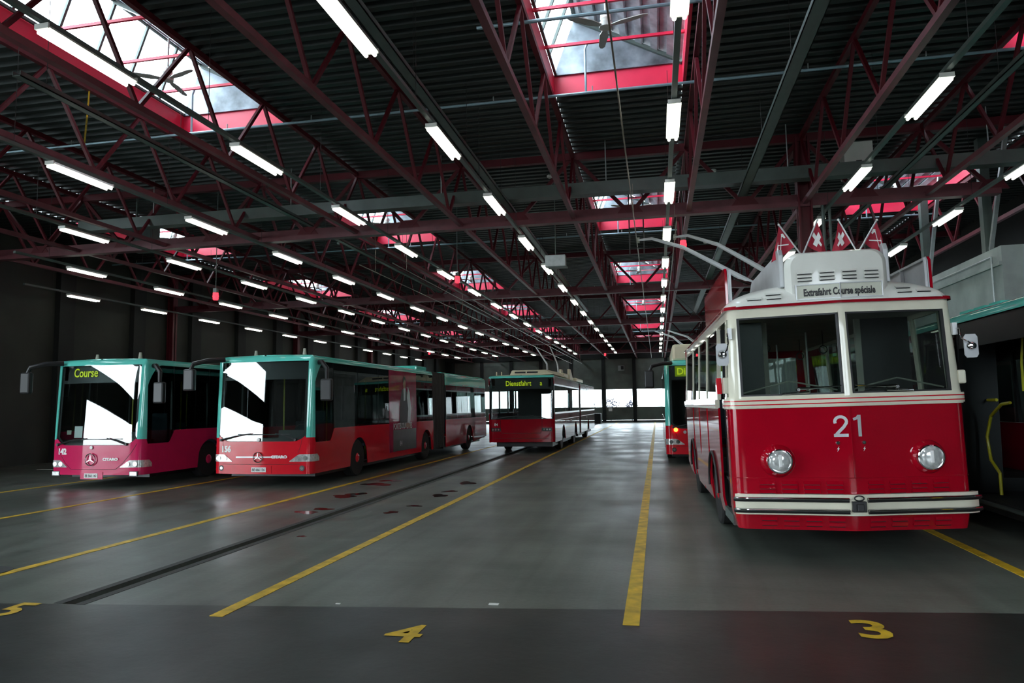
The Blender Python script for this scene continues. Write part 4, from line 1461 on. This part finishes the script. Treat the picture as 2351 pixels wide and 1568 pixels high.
    for c in (-.375, -.125, .125, .375):
        louvre('louvre', 'roofw', fd(.012), c - .085, c + .085, (3.245, 3.285, 3.33), dome_o, h=.022, d=.022)
    m = MB()
    F = fd(.02)
    for a, b in ((-.475, 0), (0, .475)):
        m.add([F(a, 3.02), F(b, 3.02), F(b, 3.185), F(a, 3.185)], [(0, 1, 2, 3)])
    sgn = m.build('destination_blind', 'signglass', dome_o)
    m = MB()
    for z in (3.015, 3.19):
        m.bar(F(-.48, z), F(0, z), .03, .012).bar(F(0, z), F(.48, z), .03, .012)
    for x in (-.48, .48):
        m.bar(F(x, 3.01), F(x, 3.195), .012, .03)
    m.build('blind_frame', 'silver', sgn)
    MB().tube([F(.0, 3.02) + Vector((0, -.012, 0)), F(.0, 3.19) + Vector((0, -.012, 0))], .007, 6).build('blind_bar', 'silver', sgn)
    F2 = fd(.026)
    text_on(F2, 'Extrafahrt Course spéciale', .118, 'destination_text', 'ink', sgn, bold=.0045, sx=.63, align='CENTER', x0=.0, y0=3.057)
    # long cheek plates behind the dome carrying the pole gear
    for sg in (-1, 1):
        q = [(.05, 3.2), (.05, 3.60), (.10, 3.68), (.24, 3.69), (.30, 3.64), (2.1, 3.62), (2.7, 3.28), (2.7, 3.2)]
        MB().prism(q, (sg * .60 - .03, 0, 0), (0, 1, 0), (0, 0, 1), (.06, 0, 0)).build('cheek_plate', 'mirror', r, bevel=.012)
    MB().box(-.5, .5, 1.0, 3.6, 3.24, 3.36).box(-.12, .12, 2.6, 3.4, 3.3, 3.6).build('pole_base', 'steel_grey', r)
    tl, tr = inv @ Vector((-.31, 16.45, 5.60)), inv @ Vector((.52, 16.35, 5.60))
    for x0, t in ((-.32, tl), (.16, tr)):
        a = Vector((x0, 2.9, 3.62))
        mid = a + (t - a) * .55 + Vector((0, 0, .22))
        q2 = a + (t - a) * .85 + Vector((0, 0, .16))
        pl = MB().tube([a, a + (t - a) * .28 + Vector((0, 0, .12)), mid, q2, t], [.05, .045, .04, .032, .022], 8).build('trolley_pole', 'silver', r, True)
        MB().tube([a + Vector((0, -.3, -.05)), a + (t - a) * .16 + Vector((0, 0, .0))], .03, 8).build('spring', 'chrome', pl)
        MB().box(t.x - .03, t.x + .03, t.y - .05, t.y + .16, t.z - .03, t.z + .05).build('contact_shoe', 'innercream', pl)
        MB().tube([q2, q2 + Vector((.55, .9, -1.2)), Vector((x0, 7.5, 3.1))], .005, 5).build('pole_rope', 'cable', pl)
    # side advertising boards on the roof
    for sg in (-1, 1):
        q = [(.42, 3.0), (.42, 3.50), (.46, 3.55), (3.1, 3.55), (3.14, 3.50), (3.14, 3.0)]
        bd = MB().prism(q, (sg * 1.20, 0, 0), (0, 1, 0), (0, 0, 1), (sg * .03, 0, 0)).build('roof_board', 'red_deep', r)
        q2 = [(y, z) for y, z in q]
        MB().prism(q2, (sg * 1.195, 0, 0), (0, 1, 0), (0, 0, 1), (-sg * .012, 0, 0)).build('board_back', 'mirror', bd)
        m = MB()
        m.bar((sg * 1.165, .44, 3.0), (sg * 1.165, .44, 3.52), .03, .03).bar((sg * 1.165, .44, 3.52), (sg * 1.165, 3.1, 3.52), .03, .03)
        m.bar((sg * 1.16, 1.2, 3.05), (sg * 1.16, 1.2, 3.5), .04, .03).bar((sg * 1.16, 2.2, 3.05), (sg * 1.16, 2.2, 3.5), .04, .03)
        m.bar((sg * 1.17, 1.2, 3.28), (sg * .9, 1.2, 3.15), .03, .03)
        m.build('board_brace', 'mirror', bd)
    # bumper
    bu = w.part('bumper', 'cream', r, -sd(.02), sd(.06), .50, .735, off=.09, th=.06, nz=3)
    for z in (.675, .545):
        pts = lambda a, b: [w.P(a + (b - a) * k / 30, z, .105) for k in range(31)]
        for a, b in ((-sd(.02), -.085), (.085, sd(.06))):
            MB().tube(pts(a, b), .027, 8).build('rub_rail', 'black', bu, True)
            MB().tube([p + Vector((0, -.018, .014)) for p in pts(a, b)], .011, 8).build('rail_strip', 'chrome', bu, True)
    c = w.P(0, .62, .10)
    hk = MB().box(-.075, .075, c.y - .03, c.y + .02, .545, .665).box(-.035, .035, c.y - .07, c.y, .56, .64).build('tow_hook', 'black', r, bevel=.008)
    ring = [(.05 * math.cos(t), c.y - .02, .70 + .028 * math.sin(t)) for t in lerp(0, 2 * PI, 18)]
    MB().tube(ring, .008, 6).build('ring', 'cable', hk, True)
    # headlights
    for x, z in ((-.81, 1.115), (.845, 1.135)):
        p = w.P(x, z, 0)
        h = MB().lathe([(.03, .20), (-.02, .19), (-.06, .165), (-.085, .15)], p, 'y', 36).build('headlight', 'red_deep', r, True)
        MB().lathe([(-.08, .152), (-.115, .142), (-.12, .13), (-.105, .122)], p, 'y', 36).build('rim', 'chrome', h, True)
        MB().lathe([(-.105, .124), (-.125, .10), (-.135, .06), (-.139, .005)], p, 'y', 36).build('lens', 'lens', h, True)
        MB().box(p.x - .02, p.x + .02, p.y - .146, p.y - .13, p.z - .06, p.z + .08).build('bulb', 'letter', h, bevel=.008)
    # fleet number, locks and flash signs
    fr = lambda o: (lambda x, z: w.P(x, z, o))
    def stroke(pts, wd):
        m = MB()
        n = len(pts)
        L_, R_ = [], []
        for i, (x, z) in enumerate(pts):
            x0, z0 = pts[max(0, i - 1)]; x1, z1 = pts[min(n - 1, i + 1)]
            d = math.hypot(x1 - x0, z1 - z0)
            nx, nz = -(z1 - z0) / d * wd / 2, (x1 - x0) / d * wd / 2
            L_.append(w.P(x + nx, z + nz, .006)); R_.append(w.P(x - nx, z - nz, .006))
        m.add(L_ + R_, [(i, i + 1, n + i + 1, n + i) for i in range(n - 1)])
        return m
    two = [(-.105 - .062 * math.cos(t), 1.562 + .056 * math.sin(t)) for t in lerp(-.35, PI + .3, 12)]
    two += [(-.075, 1.50), (-.12, 1.455), (-.158, 1.415)]
    m2 = stroke(two, .034)
    st = stroke([(-.185, 1.404), (-.03, 1.404)], .034)
    m2.add(st.v, st.f)
    m2.build('fleet_number', 'silver', r)
    m1 = stroke([(.098, 1.387), (.098, 1.635)], .038)
    st = stroke([(.090, 1.622), (.070, 1.598), (.030, 1.585)], .030)
    m1.add(st.v, st.f)
    m1.build('fleet_number', 'silver', r)
    for x in (-.15, .135):
        p = w.P(x, 1.318, .004)
        MB().lathe([(-.012, .02), (-.004, .024), (.0, .024)], p, 'y', 14).build('lock', 'chrome', r, True)
        MB().lathe([(-.016, .009), (-.010, .009)], p, 'y', 10).build('keyhole', 'ink', r)
        m = MB()
        P = fr(.004)
        q = [(.012, .03), (-.014, -.004), (.0, -.002), (-.012, -.034), (.016, .006), (.002, .004)]
        m.add([P(x + a, 1.248 + b) for a, b in q], [(0, 1, 2, 5), (5, 2, 3, 4)])
        m.build('flash_sign', 'letter', r)
    # wipers
    for sg in (-1, 1):
        p = w.P(sg * .54, 1.945, .05)
        g = MB().lathe([(-.03, .018), (.05, .02)], p, 'y', 12)
        g.tube([w.P(sg * .72, 1.90, .05), w.P(sg * .42, 1.915, .05)], .014, 8)
        g.tube([p + Vector((0, 0, .015)), w.P(sg * .40, 1.955, .06), w.P(sg * .08, 1.975, .05)], [.02, .012, .006], 8)
        g.tube([w.P(sg * .5, 1.955, .055), w.P(sg * .07, 1.98, .04)], .007, 6)
        g.build('wiper', 'chrome', r, True)
        us_ = lerp(.1, e - .03, 8)
        zz = lambda u: 1.925 + .13 * (1 - abs(u - .62) / .55)
        MB().tube([w.P(sg * u, max(1.9, zz(u)), -.10) for u in us_], .010, 6).build('demister_bar', 'innercream', r)
    # mirrors
    for sg, x, z, pz in ((-1, -1.375, 2.40, 2.66), (1, 1.375, 2.385, 2.60)):
        y = -.10
        q = [(-.072, -.10), (-.05, -.135), (.05, -.135), (.072, -.10), (.072, .10), (.05, .135), (-.05, .135), (-.072, .10)]
        mi = MB().prism(q, (x, y, z), (1, 0, 0), (0, 0, 1), (0, .018, 0)).build('mirror', 'mirror', r)
        MB().lathe([(-.05, .012), (-.045, .035), (-.02, .052), (-.0, .056)], (x, y, z), 'y', 20).build('mirror_mount', 'chrome', mi, True)
        px = sg * 1.265
        MB().tube([(px, .06, pz), (px + sg * .03, -.03, pz), (px + sg * .03, -.06, pz - .12), (x - sg * .05, y - .04, z + .05), (x, y - .04, z)], .009, 6).build('mirror_arm', 'chrome', mi, True)
        MB().box(px - .02, px + .03, .02, .08, pz - .07, pz + .07).build('mirror_bracket', 'silver', mi)
    # semaphore housings
    sh = MB().box(-1.355, -1.27, .14, .30, 1.93, 2.13).build('indicator_housing', 'cream', r, bevel=.01)
    MB().box(-1.42, -1.36, .30, .42, 1.93, 2.13).build('indicator_glass', 'red_bright', sh)
    MB().box(1.27, 1.36, .05, .12, 1.96, 2.12).build('indicator_housing', 'cream', r, bevel=.02)
    # wheels with bright wing edges
    for y in (2.28, 6.05):
        for x in (-1.14, 1.14):
            wheel(r, x, y, .50, .26, 'red_deep')
            sg = -1 if x < 0 else 1
            pts = [(sg * 1.335, y + .585 * math.cos(t), .50 + .585 * math.sin(t)) for t in lerp(.05, PI - .05, 18)]
            MB().tube(pts, .02, 6).build('wheel_arch_edge', 'cable', r, True)
    # doorway
    MB().box(-1.28, -1.0, D0 + .02, D1 - .02, .36, .40).box(-1.3, -1.26, D0, D1, .30, .42).build('door_step', 'steel_grey', r)
    for y in (D0 + .03, D1 - .10):
        MB().box(-1.24, -.82, y, y + .05, .42, 2.82).build('door_leaf', 'black', r)
    MB().tube([(-1.1, .5, .9), (-1.1, .5, 2.6)], .014, 6).build('grab_rail', 'chrome', r)
    # inside
    MB().box(-1.25, 1.25, .1, L - .05, .78, .82).build('cabin_floor', 'inner', r)
    MB().box(-1.1, 1.1, .05, .1, .82, 1.75).box(.1, 1.15, .05, .40, 1.2, 1.72).build('dashboard', 'inner', r)
    MB().box(-1.22, 1.22, .2, L - .1, 2.90, 2.93).build('headlining', 'innercream', r)
    MB().box(-.66, -.60, 1.3, 1.36, .82, 2.9).box(.55, .62, 1.3, 1.36, .82, 2.9).build('bulkhead_post', 'innercream', r)
    MB().box(.62, 1.22, 1.30, 1.34, .82, 2.9).build('bulkhead', 'inner', r)
    for x, y in ((-.85, 1.3), (-.55, 2.2), (.3, 3.0), (-.4, 4.2), (.3, 5.4), (.05, 6.4)):
        MB().tube([(x, y, .82), (x, y, 2.9)], .015, 6).build('handrail', 'silver', r)
    for k in range(3):
        y = 2.9 + 1.3 * k
        for x in (-.95, -.5, .5, .95):
            MB().box(x - .2, x + .2, y, y + .42, 1.15, 1.25).box(x - .2, x + .2, y + .38, y + .45, 1.2, 1.85).build('seat', 'seat', r, bevel=.02)
    for k in range(5):
        x, y = (-.5, .5)[k % 2], 2.0 + .8 * k
        ringp = [(x + .06 * math.cos(t), y, 2.60 + .06 * math.sin(t)) for t in lerp(0, 2 * PI, 14)]
        MB().tube(ringp, .008, 5).tube([(x, y, 2.66), (x, y, 2.9)], .006, 5).build('strap', 'inner', r)
    ring = [(.55 + .24 * math.cos(t), .55 - .12 * math.sin(t), 1.80 + .16 * math.sin(t)) for t in lerp(0, 2 * PI, 22)]
    MB().tube(ring, .014, 6).build('steering_wheel', 'black', r)
    MB().box(.3, .8, .95, 1.25, 1.2, 1.3).box(.3, .8, 1.22, 1.28, 1.25, 1.75).build('driver_seat', 'seat', r)
    MB().box(-1.05, 1.05, .4, L - .4, .28, .6).build('underframe', 'black', r)
    # rear wall
    MB().box(-1.30, 1.30, L - .05, L, .6, 1.85).box(-1.28, 1.28, L - .05, L, 2.75, 2.99).box(-1.28, -1.1, L - .05, L, 1.85, 2.75).box(1.1, 1.28, L - .05, L, 1.85, 2.75).build('rear_panel', 'red_deep', r)
    MB().box(-1.1, 1.1, L - .03, L - .02, 1.85, 2.75).build('rear_window', 'oldglass', r)
    # four pennants on sticks
    def flag(bx, tx, tz, kind, side, label):
        a = Vector((bx, .12, 3.606)); t = Vector((tx, .16, tz))
        ft = empty('flag', (r.matrix_basis @ a), (0, roll, yaw))
        tt = t - a
        d = tt.normalized()
        MB().tube([(0, 0, 0), tt * .99], .010, 8).build('stick', 'silver', ft, True)
        MB().lathe([(-.012, .012), (0, .016), (.014, .006)], tt, 'z', 10).build('tip', 'letter', ft)
        # cloth hangs from the stick between .38 and 1.0 of its length
        sg = 1 if side > 0 else -1
        p0, p1 = tt * .28, tt * .98
        drop = Vector((sg * .40, .05, -.02))
        nU, nV = 12, 10
        def cl(u, v):
            base = p0 + (p1 - p0) * v
            end = Vector((p1.x + sg * .11, p1.y + .05, p1.z - .45))
            q = base + (end - base) * u
            q = q + Vector((0, .022 * math.sin(u * 7 + v * 2), -.05 * u * (1 - u)))
            return q
        clo = MB().grid(cl, [i / nU for i in range(nU + 1)], [j / nV for j in range(nV + 1)], lambda u, v: cl(u, v) + Vector((0, .004, 0))).build('cloth', 'flagred', ft, True)
        em = MB()
        def put(poly):
            vs, k = [], len(poly)
            for (u, v) in poly:
                vs.append(cl(u, v) + Vector((0, -.006, 0)))
            em.add(vs, [tuple(range(k))])
        if kind == 'cross':
            c, L_, h = (.30, .52), .24, .085
            put([(c[0] - L_, c[1] - h), (c[0] - h, c[1] - h), (c[0] - h, c[1] + h), (c[0] - L_, c[1] + h)])
            put([(c[0] - h, c[1] - L_ * 1.3), (c[0] + h, c[1] - L_ * 1.3), (c[0] + h, c[1] + L_ * 1.3), (c[0] - h, c[1] + L_ * 1.3)])
            put([(c[0] + h, c[1] - h), (c[0] + L_, c[1] - h), (c[0] + L_, c[1] + h), (c[0] + h, c[1] + h)])
        else:
            put([(.10, .24), (.13, .22), (.50, .80), (.47, .82)])
            put([(.12, .78), (.10, .75), (.52, .30), (.54, .33)])
            put([(.38, .86), (.47, .80), (.60, .70), (.64, .52), (.56, .50), (.52, .64)])
            put([(.12, .80), (.05, .70), (.06, .52), (.12, .56), (.13, .66), (.17, .72)])
        em.build('flag_emblem', 'letter', clo)
        tag(ft, label, 'flag', 'small flags on the old trolleybus')
    flag(-.345, -.575, 4.01, 'key', -1, 'red pennant with two crossed white staffs, leftmost flag on the old trolleybus')
    flag(-.325, -.115, 4.04, 'cross', 1, 'red pennant with white cross leaning right, second flag from the left')
    flag(.295, .125, 4.02, 'cross', -1, 'red pennant with white cross leaning left, third flag from the left')
    flag(.325, .565, 3.985, 'key', 1, 'red pennant with two crossed white staffs, rightmost flag on the old trolleybus')
trolley21()
